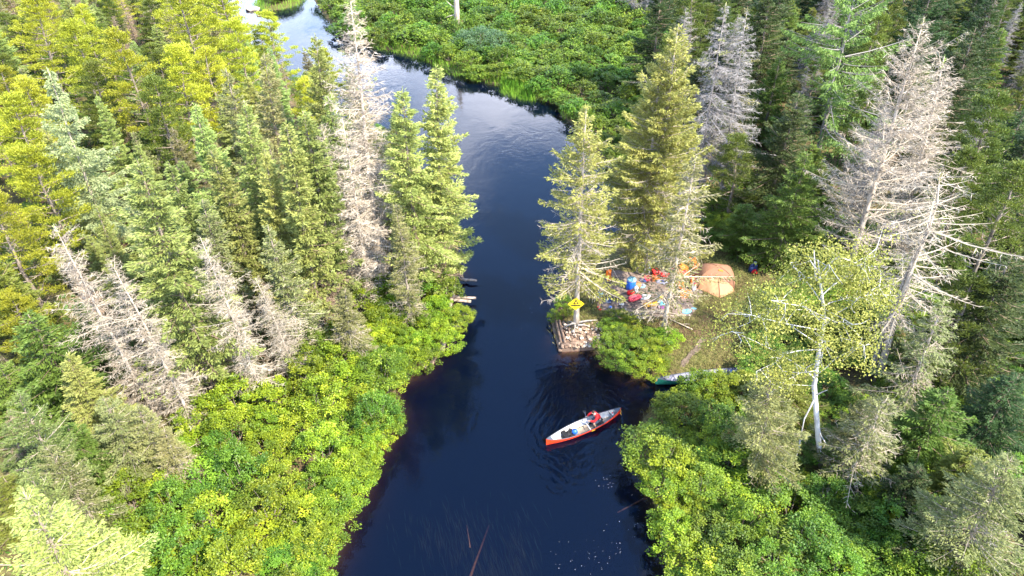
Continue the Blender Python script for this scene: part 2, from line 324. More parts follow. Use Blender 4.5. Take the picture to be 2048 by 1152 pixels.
ms = n.new('ShaderNodeMixShader'); l.new(fr.outputs[0], ms.inputs[0]); l.new(tp.outputs[0], ms.inputs[1]); l.new(gl.outputs[0], ms.inputs[2])
df = n.new('ShaderNodeBsdfDiffuse'); df.inputs['Color'].default_value = (0.00012, 0.0012, 0.0055, 1)   # blue of the reflected sky, put faintly into the surface colour
ad = n.new('ShaderNodeAddShader'); l.new(ms.outputs[0], ad.inputs[0]); l.new(df.outputs[0], ad.inputs[1])
l.new(ad.outputs[0], n['Material Output'].inputs['Surface'])
va = n.new('ShaderNodeVolumeAbsorption'); va.inputs['Color'].default_value = (0.40, 0.28, 0.16, 1); va.inputs['Density'].default_value = 3.4
l.new(va.outputs[0], n['Material Output'].inputs['Volume'])
M['water'] = m
water = link('river_water', mb.mesh('river_water', m)); tag(water, 'dark tea brown river mirroring the blue sky', 'river', kind='structure')

# ------------------------------------------------------------------ tree prototypes: lists of (part name, mesh)
def branch_pts(base, az, L, slope, curl, t):
    h = np.stack([np.cos(az), np.sin(az), np.zeros_like(az)], -1)
    p = base + h * (L * t)[..., None]
    p[..., 2] += L * (slope * t + curl * t * t)
    return p, h
def trunk_mesh(H, r, wobble, m, name, flare=True, top=0.012, kinks=9):
    z = np.linspace(-0.3, H, kinks); o = np.cumsum(rng.normal(size=(kinks, 2)) * wobble, 0); o -= o[0]; o *= (z[:, None] / H)
    path = np.column_stack([o, z]); rad = top + (r - top) * (1 - np.clip(z, 0, H) / H) ** 0.85
    if flare: rad[0] *= 1.35
    g = MB(); g.tube(path, rad, 7); return g.mesh(name, m, True), path
def on_trunk(path, z):
    return np.column_stack([np.interp(z, path[:, 2], path[:, 0]), np.interp(z, path[:, 2], path[:, 1]), z])

def conifer(name, H, Rm, z0, leafm, woodm, barkm, prof=0.85, gap=0.30, nper=6, dens=44, spray=0.34, tl=(0.13, 0.25), tw=0.032,
            slope=(-0.30, 0.55), curl=0.22, wobble=0.05, tr=0.15, alive=None, twig=0.0, hang=0.0, jit=0.22, nlow=0, twl=(0.15, 0.5), tww=0.011, tip=0.6):
    """alive(f): share of branches that carry needles at relative height f (0 crown base .. 1 tip); twig: bare twigs per metre"""
    tm, path = trunk_mesh(H, tr, wobble, barkm, name + '_trunk')
    zs = []
    z = z0
    while z < H - 0.15:
        f = (z - z0) / (H - z0); k = nper if f < 0.85 else max(4, nper - 2)
        zs += list(z + rng.normal(size=k) * gap * 0.35); z += gap * (1 - 0.35 * f)
    zs = np.clip(np.array(zs), 0.5, H - 0.05); f = np.clip((zs - z0) / (H - z0), 0, 1)
    B = len(zs); az = rng.uniform(0, 2 * math.pi, B)
    # lopsided: long and short sides
    ph = rng.uniform(0, 6.28, 3); lop = 1 + 0.13 * np.sin(az + ph[0] + f * 5) + 0.10 * np.sin(2 * az + ph[1] + f * 11)
    taper = np.minimum(1.0, (1 - f) ** prof * 1.02 + 0.03) * np.minimum(1.0, 0.72 + f * 2.2)
    L = Rm * taper * lop * np.exp(rng.normal(size=B) * jit); L = np.maximum(L, 0.16)
    sl = slope[0] + (slope[1] - slope[0]) * f ** 1.6 + rng.normal(size=B) * 0.09
    cu = np.full(B, curl) * (1 - 0.5 * f) + rng.normal(size=B) * 0.05
    base = on_trunk(path, zs)
    wood = MB()
    for q in range(B):
        t = np.array([0, 0.4, 0.75, 1.0]); p, _ = branch_pts(base[q][None, :].repeat(4, 0), np.full(4, az[q]), np.full(4, L[q]), sl[q], cu[q], t)
        r0 = 0.009 + 0.010 * L[q]; wood.tube(p, r0 * np.array([1, 0.7, 0.45, 0.15]), 3, False)
    live = np.ones(B, bool) if alive is None else rng.random(B) < alive(f)
    res = [('trunk', tm)]
    # bare twigs on the dead branches
    if twig > 0:
        cnt = np.where(live, (twig * 0.25 * L).astype(int), (twig * L).astype(int)); idx = np.repeat(np.arange(B), cnt)
        if len(idx):
            t = rng.uniform(0.08, 1, len(idx)); p, h = branch_pts(base[idx], az[idx], L[idx], sl[idx], cu[idx], t)
            pr = np.stack([-h[:, 1], h[:, 0], h[:, 2] * 0], -1); sg = rng.choice([-1, 1], len(idx))
            D = h * rng.uniform(0.2, 1, len(idx))[:, None] + pr * (sg * rng.uniform(0.4, 1.1, len(idx)))[:, None]; D[:, 2] += rng.normal(size=len(idx)) * 0.35 - 0.12 - hang
            ln = rng.uniform(*twl, len(idx)) * (0.55 + 0.5 * np.minimum(1.5, L[idx])) * (1.15 - 0.6 * t)
            g = MB(); g.v, g.f4, g.f3, g.t, g.n = wood.v, wood.f4, wood.f3, wood.t, wood.n
            tone = rng.random(len(idx)); g.tufts(p, D, ln, tww, tone, 0.3)
            # second order hairs
            k2 = rng.random(len(idx)) < 0.8; p2 = p[k2] + D[k2] / (np.linalg.norm(D[k2], axis=1)[:, None]) * (ln[k2] * rng.uniform(0.3, 0.8, k2.sum()))[:, None]
            D2 = D[k2] + rng.normal(size=(k2.sum(), 3)) * 0.6; g.tufts(p2, D2, ln[k2] * 0.6, tww * 0.8, rng.random(k2.sum()), 0.3)
            wood.n = g.n
    res.append(('branches', wood.mesh(name + '_branches', woodm)))
    # needles
    Lf = np.where(live, L, 0); cnt = (Lf * dens * 1.55 * (0.8 + 0.35 * L / max(Rm, 0.1)) + live * 4).astype(int)
    idx = np.repeat(np.arange(B), cnt); k = len(idx)
    if k:
        t = rng.beta(1.5, 1.05, k) * 0.98 + 0.04; p, h = branch_pts(base[idx], az[idx], L[idx], sl[idx], cu[idx], t)
        pr = np.stack([-h[:, 1], h[:, 0], h[:, 2] * 0], -1); sgn = rng.uniform(-1, 1, k)
        wd = L[idx] * spray * (1.1 - t) * np.minimum(1, t * 3) + 0.05
        p = p + pr * (sgn * wd)[:, None] + rng.normal(size=(k, 3)) * np.array([0.03, 0.03, 0.04]); p[:, 2] -= np.abs(sgn) * wd * (0.25 + hang) + rng.random(k) * hang * 0.35
        D = h * 0.75 + pr * (np.sign(sgn) * rng.uniform(0.1, 1.0, k))[:, None]; D[:, 2] += rng.normal(size=k) * 0.35 + 0.10 - hang * 1.4
        ln = rng.uniform(*tl, k); tone = np.clip(0.45 * rng.random(k) + tip * 0.5 * rng.random(B)[idx] + 0.15 * rng.random(k), 0, 1)
        g = MB(); g.tufts(p, D, ln, tw * rng.uniform(0.7, 1.3, k), tone)
        # leader
        q = 14; g.tufts(on_trunk(path, np.linspace(H - 0.7, H - 0.02, q)), np.column_stack([rng.normal(size=(q, 2)) * 0.5, np.ones(q)]), rng.uniform(0.14, 0.24, q), tw, rng.random(q))
        res.append(('crown', g.mesh(name + '_crown', leafm)))
    return dict(H=H, R=Rm, parts=res)

def pine(name, H, Rm, z0, leafm, barkm, nb=34, cl=5, per=46, tr=0.16, bare=14):
    tm, path = trunk_mesh(H, tr, 0.14, barkm, name + '_trunk', top=0.03)
    wood = MB(); C = []; 
    for q in range(nb):
        f = (q + rng.random()) / nb; z = z0 + (H - z0) * f * 0.97; az = q * 2.4 + rng.normal() * 0.4
        L = Rm * ((1 - f) ** 0.6 * 0.95 + 0.12) * rng.uniform(0.65, 1.15)
        base = on_trunk(path, np.array([z]))[0]; t = np.linspace(0, 1, 5)
        p, h = branch_pts(base[None].repeat(5, 0), np.full(5, az), np.full(5, L), 0.10 + 0.35 * f, 0.12, t); p[1:, :2] += rng.normal(size=(4, 2)) * 0.07
        wood.tube(p, (0.014 + 0.014 * L) * np.array([1, 0.8, 0.6, 0.4, 0.2]), 4, False)
        for c in range(cl):
            tt = rng.uniform(0.35, 1.05); side = rng.uniform(-1, 1) * (0.12 + 0.34 * L * min(1.0, 1.25 - tt))
            pp = np.array([np.interp(tt, t, p[:, k]) for k in range(3)]) + np.array([-math.sin(az), math.cos(az), 0]) * side
            pp[2] += 0.10 * abs(side) + rng.normal() * 0.05
            C.append((pp, np.array([math.cos(az), math.sin(az), 0]) + np.array([-math.sin(az), math.cos(az), 0]) * side))
            pa = np.array([np.interp(max(0, tt - 0.22), t, p[:, k]) for k in range(3)]); wood.tube(np.array([pa, pp]), np.array([0.012, 0.006]), 3, False)
    for q in range(bare):
        z = rng.uniform(0.25, 1) * z0; az = rng.uniform(0, 6.28); L = Rm * rng.uniform(0.3, 0.7); base = on_trunk(path, np.array([z]))[0]
        p, h = branch_pts(base[None].repeat(4, 0), np.full(4, az), np.full(4, L), -0.15, 0.1, np.linspace(0, 1, 4)); p[1:] += rng.normal(size=(3, 3)) * 0.06
        wood.tube(p, np.array([0.02, 0.015, 0.01, 0.004]), 3, False)
    C += [(np.array([path[-1][0], path[-1][1], H - 0.15 * k]), np.array([0, 0, 1.0])) for k in range(4)]
    P = np.array([c[0] for c in C]); Dv = np.array([c[1] for c in C]); k = len(P); per = int(per * 1.4); idx = np.repeat(np.arange(k), per)
    n_ = len(idx); off = rng.normal(size=(n_, 3)) * np.array([0.20, 0.20, 0.09])
    D = Dv[idx] * 0.5 + rng.normal(size=(n_, 3)) * 0.5; D[:, 2] = np.abs(D[:, 2]) * 0.7 + 0.35
    tone = np.clip(0.55 * rng.random(n_) + 0.45 * rng.random(k)[idx], 0, 1)
    g = MB(); g.tufts(P[idx] + off, D, rng.uniform(0.11, 0.22, n_), 0.030 * rng.uniform(0.7, 1.3, n_), tone)
    return dict(H=H, R=Rm, parts=[('trunk', tm), ('branches', wood.mesh(name + '_branches', barkm)), ('crown', g.mesh(name + '_crown', leafm))])

def shrub(name, H, Rm, leafm, stemm, nstem=7, clumps=46, per=44, ll=(0.075, 0.13), lw=0.033, flat=0.5, upright=0.0):
    st = MB(); C = []
    for q in range(nstem):
        a = q * 2.4 + rng.normal() * 0.3; r = Rm * math.sqrt(rng.random()) * 0.85; hh = H * (1 - 0.45 * (r / Rm) ** 2) * rng.uniform(0.8, 1.0)
        t = np.linspace(0, 1, 5); p = np.column_stack([np.cos(a) * r * t ** 0.8 + rng.normal(size=5) * 0.04, np.sin(a) * r * t ** 0.8 + rng.normal(size=5) * 0.04, -0.15 + (hh + 0.15) * t])
        p[0, :2] = rng.normal(size=2) * 0.12; st.tube(p, np.array([0.035, 0.028, 0.02, 0.013, 0.005]), 4, False)
    for q in range(clumps):
        a = rng.uniform(0, 6.28); u = math.sqrt(rng.random()); r = Rm * u * rng.uniform(0.9, 1.1); top = H * (1 - flat * u ** 2.2)
        z = top * (rng.uniform(0.80, 1.08) if rng.random() < 0.72 else rng.uniform(0.25, 0.85))
        C.append((math.cos(a) * r, math.sin(a) * r, z))
    C = np.array(C); k = len(C); cr = rng.uniform(0.16, 0.34, k) * Rm / 1.3
    idx = np.repeat(np.arange(k), per); n_ = len(idx)
    o = rng.normal(size=(n_, 3)); o /= np.linalg.norm(o, axis=1)[:, None]; o *= (rng.random(n_) ** 0.5)[:, None]; o[:, 2] *= 0.6
    P = C[idx] + o * cr[idx][:, None]
    D = o * np.array([1, 1, 0.4]) + rng.normal(size=(n_, 3)) * 0.45; D[:, 2] = D[:, 2] * 0.5 + upright
    side = np.tile([0, 0, 1.0], (n_, 1)) + rng.normal(size=(n_, 3)) * 0.55   # blade normals mostly face the sky
    tone = np.clip(0.4 * rng.random(n_) + 0.6 * rng.random(k)[idx] ** 1.3, 0, 1)
    g = MB(); S = np.cross(D, side); g.tufts(P, D, rng.uniform(*ll, n_), lw * rng.uniform(0.7, 1.25, n_), tone, 0.5, side=side)
    return dict(H=H, R=Rm, parts=[('stems', st.mesh(name + '_stems', stemm)), ('foliage', g.mesh(name + '_foliage', leafm))])

PR = {}
PR['spruce'] = [conifer('spruce%d' % q, 14, 1.9, 1.6, M['spruce'], M['dead_brown'], M['bark'], gap=0.30, nper=6, dens=58, prof=0.8, alive=lambda f: np.clip(0.25 + f * 3.0, 0, 1), twig=9) for q in range(4)]
PR['slim'] = [conifer('slim%d' % q, 13, 1.35, 1.4, M['spruce'], M['dead_brown'], M['bark'], gap=0.27, nper=6, dens=62, prof=0.7, alive=lambda f: np.clip(0.15 + f * 2.4, 0, 1), twig=12) for q in range(2)]
PR['olive'] = [conifer('olive%d' % q, 12, 1.7, 1.2, M['spruce_olive'], M['dead'], M['bark'], gap=0.32, nper=6, dens=40, prof=0.8, alive=lambda f: np.clip(0.25 + f * 1.1, 0, 1), twig=16) for q in range(2)]
PR['gold'] = [conifer('gold%d' % q, 16, 3.3, 1.8, M['spruce_gold'], M['dead'], M['bark_pale'], gap=0.40, nper=6, dens=50, prof=0.75, spray=0.28, slope=(-0.12, 0.6), alive=lambda f: np.clip(0.5 + f * 1.2, 0, 1), twig=12, tl=(0.15, 0.28), tw=0.036, tr=0.2) for q in range(2)]
PR['dying'] = [conifer('dying', 14.4, 2.9, 3.3, M['spruce_gold'], M['dead'], M['bark_pale'], gap=0.36, nper=7, dens=36, prof=0.8, spray=0.26, slope=(-0.30, 0.5), curl=0.24, alive=lambda f: np.clip(0.62 + f * 0.4, 0, 1), twig=13, tr=0.19, tl=(0.13, 0.25), jit=0.15)]
PR['dead'] = [conifer('dead%d' % q, 13, 1.5, 0.6, M['spruce'], M['dead'], M['bark_pale'], gap=0.29, nper=6, prof=0.5, jit=0.32, alive=lambda f: f * 0.0 + 0.05 * (f < 0.4), twig=20, dens=18, slope=(-0.18, 0.5), curl=0.12, tr=0.13) for q in range(3)]
PR['dead_tall'] = [conifer('deadtall%d' % q, 17, 2.0, 2.0, M['spruce_olive'], M['dead'], M['bark_pale'], gap=0.34, nper=6, prof=0.7, alive=lambda f: f * 0.0 + 0.04, twig=32, slope=(-0.22, 0.5), curl=0.2, tr=0.16, dens=20) for q in range(1)]
PR['dead_wide'] = [conifer('deadwide%d' % q, 16, 3.9, 2.6, M['spruce_olive'], M['dead'], M['bark_pale'], gap=0.48, nper=6, prof=0.8, alive=lambda f: f * 0.0 + 0.06, twig=25, slope=(-0.10, 0.8), curl=0.42, tr=0.22, dens=14, twl=(0.2, 0.55)) for q in range(1)]
PR['dead_grey'] = [conifer('deadgrey%d' % q, 13, 2.0, 2.2, M['spruce_olive'], M['dead_grey'], M['bark_grey'], gap=0.36, nper=6, prof=0.7, alive=lambda f: f * 0.0 + 0.06, twig=30, slope=(-0.35, 0.3), curl=0.1, tr=0.14, hang=0.2, dens=20) for q in range(2)]
PR['dead_brown'] = [conifer('deadbrown%d' % q, 9, 1.3, 0.8, M['spruce'], M['dead_brown'], M['bark'], gap=0.36, nper=5, prof=0.6, alive=lambda f: f * 0.0, twig=26, slope=(-0.25, 0.4), curl=0.1, tr=0.10) for q in range(2)]
PR['snag'] = [conifer('snag', 13, 1.9, 4.2, M['spruce_olive'], M['dead'], M['bark_pale'], gap=0.50, nper=5, prof=0.18, alive=lambda f: f * 0.0 + 0.08, twig=12, slope=(-0.30, 0.1), curl=0.30, tr=0.19, hang=0.25, dens=14, twl=(0.15, 0.45), jit=0.4, wobble=0.10)]
PR['bare'] = [conifer('bare', 12, 1.4, 5.0, M['spruce_olive'], M['dead'], M['bark_grey'], gap=0.55, nper=4, prof=0.4, alive=lambda f: f * 0.0, twig=10, slope=(-0.2, 0.3), curl=0.2, tr=0.18, dens=14, jit=0.4, wobble=0.08)]
PR['larch'] = [conifer('larch%d' % q, 14, 2.0, 3.0, M['larch'], M['larch'], M['bark_pale'], gap=0.40, nper=5, prof=0.75, dens=46, spray=0.30, slope=(-0.12, 0.5), curl=0.15, hang=0.35, tl=(0.12, 0.22), tw=0.036, tr=0.15, twig=8, jit=0.3) for q in range(2)]
PR['larch_wide'] = [conifer('larchwide', 15, 3.6, 3.0, M['larch_green'], M['dead_grey'], M['bark_grey'], gap=0.62, nper=4, prof=0.55, dens=44, spray=0.20, slope=(-0.15, 0.7), curl=0.18, hang=0.55, tl=(0.14, 0.28), tw=0.04, tr=0.19, jit=0.3, twig=5)]
PR['larch_thin'] = [conifer('larchthin%d' % q, 12, 1.7, 1.5, M['spruce_olive'], M['dead'], M['bark_pale'], gap=0.42, nper=5, prof=0.7, dens=30, spray=0.18, slope=(-0.1, 0.5), curl=0.12, hang=0.3, tl=(0.12, 0.22), tw=0.034, tr=0.12, twig=14, alive=lambda f: 0.55 + f * 0.3) for q in range(2)]
PR['fir'] = [conifer('fir%d' % q, 8, 2.0, 0.4, M['fir'], M['dead_brown'], M['bark'], gap=0.32, nper=6, prof=0.75, dens=60, spray=0.36, slope=(-0.15, 0.5), curl=0.1) for q in range(3)]
PR['dark'] = [conifer('dark%d' % q, 12, 2.3, 0.8, M['spruce_dark'], M['dead_brown'], M['bark'], gap=0.34, nper=6, prof=0.75, dens=56, spray=0.34, slope=(-0.25, 0.5), curl=0.15, twig=4) for q in range(3)]
PR['near'] = [conifer('near%d' % q, 7.5, 2.2, 0.5, M['spruce_olive' if q else 'spruce_near'], M['dead'], M['bark'], gap=0.34, nper=6, dens=75, prof=0.8, spray=0.36, tl=(0.09, 0.19), tw=0.024, twig=5, alive=lambda f: np.clip(0.6 + f * 1.1, 0, 1)) for q in range(2)]
PR['near_bright'] = [conifer('nearbright', 9, 2.2, 0.5, M['spruce'], M['dead'], M['bark'], gap=0.24, nper=7, dens=70, prof=0.75, spray=0.3, tl=(0.08, 0.16), tw=0.022)]
PR['pine'] = [pine('pine%d' % q, 13, 2.7, 4.0, M['pine'], M['bark'], nb=40, cl=6, per=48) for q in range(4)]
PR['pine_green'] = [pine('pinegreen%d' % q, 12, 2.6, 3.0, M['pine_green'], M['bark'], nb=40, cl=6, per=46) for q in range(3)]
PR['alder'] = [shrub('alder%d' % q, 2.2, 1.35, M['alder'], M['stem'], clumps=58, per=72) for q in range(4)]
PR['alder_deep'] = [shrub('alderdeep%d' % q, 2.3, 1.4, M['alder_deep'], M['stem'], clumps=58, per=72) for q in range(3)]
PR['marsh'] = [shrub('marsh%d' % q, 1.7, 1.5, M['marsh'], M['stem'], clumps=60, per=26, ll=(0.14, 0.24), lw=0.062) for q in range(4)]
PR['willow'] = [shrub('willow', 2.6, 2.3, M['willow'], M['stem'], clumps=110, per=34, ll=(0.14, 0.26), lw=0.035, upright=0.5)]

count = {}; FILL = []
def plant(kind, name, label, cat, base, top=None, H=None, width=None, group=None, rz=None, which=None):
    k = count.get(kind, 0); count[kind] = k + 1
    pr = PR[kind][(k if which is None else which) % len(PR[kind])]
    base = Vector(base)
    if top is not None: ax = Vector(top) - base; H = ax.length
    else: ax = Vector((rng.normal() * 0.02, rng.normal() * 0.02, 1)) * H
    q = Vector((0, 0, 1)).rotation_difference(ax.normalized())
    root = empty(name, base); root.rotation_mode = 'QUATERNION'
    root.rotation_quaternion = q @ Quaternion((0, 0, 1), rng.uniform(0, 6.28) if rz is None else rz)
    sz = H / pr['H']; s = sz if width is None else width / pr['R']
    root.scale = (s, s, sz); tag(root, label, cat, group)
    for pn, me in pr['parts']: link(pn, me, root)
    if group: FILL.append(root)
    return root
PLANTED = []                                        # (x, y, radius) kept clear by later planting
def tree_px(kind, name, label, top, base=None, H=None, width=None, cat='tree', group=None, **kw):
    if base is not None:
        b_ = at(base[0], base[1], 0.55); b_[2] = gz(b_[0], b_[1]) ; b_[2] = max(b_[2], 0.05); t_ = along(top[0], top[1], b_[1])
        t_[0] = b_[0] + (t_[0] - b_[0]) * 0.8
        o = plant(kind, name, label, cat, b_, top=t_, width=width, group=group, **kw)
    else:
        t_ = at(top[0], top[1], H + 0.6); b_ = t_.copy(); b_[2] = gz(b_[0], b_[1])
        o = plant(kind, name, label, cat, b_, H=H, width=width, group=group, **kw)
    PLANTED.append((b_[0], b_[1], 1.3)); return o

# --- left bank: dead spruces
T = tree_px
T('dead', 'dead_spruce', 'long pale dead spruce at the far left, leaning out beyond its neighbour', (95, 452), (318, 842), width=1.35)
T('dead', 'dead_spruce', 'pale dead spruce right of the leftmost dead one', (222, 518), (388, 850), width=1.2)
T('dead', 'dead_spruce', 'dead whitish spruce standing right of the bright green spruce', (388, 474), (530, 800), width=1.25)
T('dead', 'dead_spruce', 'short dead whitish spruce above the left alder thicket', (505, 553), (600, 765), width=1.05)
T('dead', 'dead_spruce', 'slender bleached dead trunk, leftmost of the three by the river', (650, 248), (712, 615), width=1.2)
T('dead', 'dead_spruce', 'slender bleached dead spruce in front of the tallest dead one', (680, 235), (745, 622), width=1.45)
T('dead_tall', 'dead_spruce', 'tallest bleached dead spruce on the left bank, tip at the top edge', (690, -12), (768, 590), width=2.5)
T('dead_brown', 'dead_spruce', 'thin bare brown trunk between the bleached spruces and the river pair', (772, 400), (785, 575), width=0.9)
T('dead_brown', 'dead_spruce', 'small brown dead spruce below the bleached trunks', (630, 480), (665, 655), width=1.1)
T('dead_brown', 'dead_spruce', 'brown dead spruce in the dark gap behind the dead pair', (165, 560), (215, 740), width=1.2)
# --- left bank: living spruces
T('spruce', 'spruce_tree', 'broad bright green spruce between the dead spruces on the left', (300, 315), (425, 790), width=2.3)
T('spruce', 'spruce_tree', 'pale green spruce standing behind the broad bright one', (394, 215), H=12.5, width=1.7)
T('spruce', 'spruce_tree', 'yellow green spruce in the middle of the left stand', (474, 212), H=13.5, width=1.8)
T('slim', 'spruce_tree', 'slim green spruce left of the bleached trunks', (565, 250), (648, 670), width=1.4)
T('slim', 'spruce_tree', 'green spruce just behind the leftmost bleached trunk', (606, 213), H=14, width=1.6)
T('spruce', 'spruce_tree', 'tall green spruce rising before the upper river bend', (622, 72), H=15, width=1.9)
T('slim', 'spruce_tree', 'thin dark spruce tip before the upper river bend', (540, 98), H=11, width=1.0)
T('spruce', 'spruce_tree', 'left one of the two pointed spruces at the river edge', (820, 175), (838, 598), width=2.05)
T('spruce', 'spruce_tree', 'right one of the two pointed spruces at the river edge', (861, 138), (893, 572), width=2.2)
T('olive', 'spruce_tree', 'olive brown spruce behind the middle of the left stand', (455, 138), H=13, width=1.9)
T('olive', 'spruce_tree', 'olive spruce leaning toward the upper river', (512, 112), H=13, width=1.8)
T('olive', 'spruce_tree', 'half dead olive spruce above the short dead one', (540, 452), (612, 735), width=1.6)
T('olive', 'spruce_tree', 'half dead spruce left of the slim green one', (395, 395), H=10, width=1.6)
T('olive', 'spruce_tree', 'young olive spruce beside the alder clump at the crib', (692, 580), (705, 720), width=1.3)
T('olive', 'spruce_tree', 'pale spruce between the bleached trunks and the river pair', (795, 400), H=9, width=1.2)
T('larch', 'larch_tree', 'pale blue green larch with white trunk at the far left', (92, 138), (245, 560), width=2.0)
T('larch', 'larch_tree', 'small blue green larch right of the white trunked one', (262, 372), H=9, width=1.3)
# --- left bank: pines
for nme, top, H, wd in [('bright yellow green pine at the top left corner', (45, -15), 13, 3.0), ('yellow pine below the top left corner', (130, 45), 12, 2.8),
        ('yellow pine with bare leaning trunk near the top left', (238, 60), 13, 2.6), ('yellow pine at the top edge left of the river', (350, -45), 14, 3.2),
        ('large yellow pine beside the upper river', (440, -60), 14, 3.0), ('yellow pine crown just left of the upper river', (478, 40), 12, 2.4),
        ('yellow green pine at the left edge above the larch', (15, 195), 11, 2.6), ('yellow pine at the left edge beside the rusty twig', (35, 300), 11, 2.6),
        ('yellow green pine between larch and spruces', (330, 95), 12, 2.7), ('small yellow pine in front of the upper river pines', (410, 90), 11, 2.3),
        ('yellow pine left of the white trunked larch', (-30, 390), 10, 2.4)]:
    T('pine', 'pine_tree', nme, top, H=H, width=wd)
T('pine_green', 'pine_tree', 'darker green pine behind the leaning pine', (300, 150), H=11, width=2.5)
T('pine_green', 'pine_tree', 'darker green pine under the top left pines', (170, 130), H=10, width=2.3)
# --- left bank: lower left corner
T('fir', 'fir_tree', 'bright green fir at the left edge beside the dark gap', (55, 630), H=7.5, width=2.3)
T('fir', 'fir_tree', 'small green fir in the dark gap beside the dead spruces', (150, 600), H=6, width=1.3)
T('fir', 'fir_tree', 'green fir at the left edge above the bright fir', (-5, 520), H=7.5, width=2.0)
T('pine', 'pine_tree', 'low yellow pine at the left edge by the bare forked branch', (10, 585), H=6, width=1.7)
T('slim', 'spruce_tree', 'slim green spruce between the broad bright one and the dead one', (345, 330), H=11.5, width=1.2)
T('slim', 'spruce_tree', 'slim spruce in the middle of the left stand, second row', (440, 300), H=12, width=1.3)
T('slim', 'spruce_tree', 'slim yellow green spruce behind the slender bleached trunk', (655, 190), H=12, width=1.3)
T('spruce', 'spruce_tree', 'green spruce left of the slim one by the bleached trunks', (520, 300), H=12, width=1.4)
T('near', 'spruce_tree', 'pale green spruce at the left edge under the fir', (15, 790), H=8.5, width=1.7, which=0)
T('near_bright', 'spruce_tree', 'bright spruce tip in the bottom left corner', (5, 1030), H=12, width=2.4, which=0)
T('near', 'spruce_tree', 'olive bushy spruce at the edge of the left alders', (205, 800), H=5.5, width=1.7, which=1)
T('near', 'spruce_tree', 'second olive bushy spruce at the edge of the left alders', (270, 815), H=5, width=1.5, which=1)
T('fir', 'fir_tree', 'deep green bushy fir among the lower left olive spruces', (130, 855), H=4.5, width=1.5)
T('near', 'spruce_tree', 'grey green spruce in the lower left', (95, 890), H=6.5, width=1.5, which=1)
T('olive', 'spruce_tree', 'small pale dying spruce over the left alders', (320, 860), H=4, width=1.0)
T('near', 'spruce_tree', 'green spruce in front of the left edge', (45, 950), H=7, width=1.5, which=0)
# --- right bank
SIGN_TREE = T('dying', 'spruce_tree', 'sparse yellowing spruce that carries the diamond sign', (1163, 213), (1152, 652), width=2.75, which=0)
T('gold', 'spruce_tree', 'tall golden green spruce behind the camp', (1350, 52), (1292, 545), width=3.4)
T('gold', 'spruce_tree', 'second golden spruce grown into the tall one', (1318, 118), (1275, 540), width=2.8)
T('larch_thin', 'dead_spruce', 'thin greyish half dead spruce in front of the camp', (1393, 310), (1325, 668), width=2.2)
T('dead_grey', 'dead_tree', 'grey drooping dead tree right of the golden spruce', (1442, 12), (1392, 400), width=2.3)
T('dead_grey', 'dead_tree', 'grey dead tree with pale trunk beside the drooping one', (1490, 18), (1440, 400), width=2.2)
T('larch_wide', 'larch_tree', 'wide spreading green larch with bare forked limbs', (1712, -60), (1630, 330), width=4.6)
T('dead_wide', 'dead_spruce', 'huge wide cream dead spruce on the right bank', (1848, 38), (1690, 560), width=4.4)
T('dead', 'dead_spruce', 'tan dead spruce close behind the huge cream one', (1886, 112), (1785, 520), width=2.2)
T('snag', 'dead_snag', 'mossy snag with broken top on the right bank', (1866, 345), (1755, 760), width=2.3)
T('bare', 'dead_snag', 'bare grey trunk close beside the mossy snag', (1845, 420), (1738, 755), width=1.3)
T('larch_thin', 'larch_tree', 'thin pale green larch in front of the mossy snag', (1885, 600), (1790, 860), width=1.7)
T('larch_thin', 'larch_tree', 'crooked half bare larch right of the birch', (1770, 790), (1685, 985), width=1.7)
T('near', 'spruce_tree', 'pale grey green spruce below the birch crown', (1530, 735), (1520, 960), width=2.1, which=1)
T('near', 'spruce_tree', 'pale green spruce right of the birch trunk', (1745, 800), H=5, width=1.8, which=1)
T('fir', 'fir_tree', 'dark green fir behind the tent', (1500, 405), H=4.2, width=1.9)
T('fir', 'fir_tree', 'green fir left of the huge dead spruce', (1610, 300), H=9, width=2.3)
T('pine_green', 'pine_tree', 'green pine behind the huge dead spruce', (1760, 30), H=12, width=2.4)
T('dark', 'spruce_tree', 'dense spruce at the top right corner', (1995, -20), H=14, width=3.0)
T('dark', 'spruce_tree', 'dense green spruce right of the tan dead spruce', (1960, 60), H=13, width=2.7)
T('pine_green', 'pine_tree', 'yellowish pine at the right edge', (2010, 190), H=12, width=2.8)
T('pine_green', 'pine_tree', 'yellowish pine right of the snag', (1940, 300), H=9, width=2.4)
T('pine_green', 'pine_tree', 'dark pine at the right edge beside the snag top', (2050, 330), H=10, width=2.6)
T('dark', 'spruce_tree', 'dark spruce at the right edge below the snag top', (2030, 520), H=9, width=2.6)
T('pine_green', 'pine_tree', 'dark green bushy pine right of the thin larch', (1960, 560), H=8, width=2.3)
T('fir', 'fir_tree', 'shaded green fir right of the crooked larch', (1900, 780), H=5.5, width=2.0)
T('near', 'spruce_tree', 'grey green spruce in the bottom right corner', (2035, 925), H=7.5, width=2.4, which=1)
T('dead_grey', 'dead_tree', 'bare grey spreading branches in the bottom right corner', (1975, 1010), H=4, width=1.6)
T('dark', 'spruce_tree', 'dark young spruce over the right alders', (1830, 930), H=3.6, width=1.4)
T('fir', 'fir_tree', 'green young fir in the lower right forest', (1960, 900), H=4.5, width=1.7)
T('dead_grey', 'dead_tree', 'purplish bare dead tree at the back beside the golden tip', (1368, 18), H=10, width=2.0)
T('dead_grey', 'dead_tree', 'bare grey pole, left of the pair behind the meadow', (1262, -50), (1260, 42), width=1.6)
T('dead_grey', 'dead_tree', 'bare grey pole, right of the pair behind the meadow', (1300, -60), (1294, 55), width=1.6)
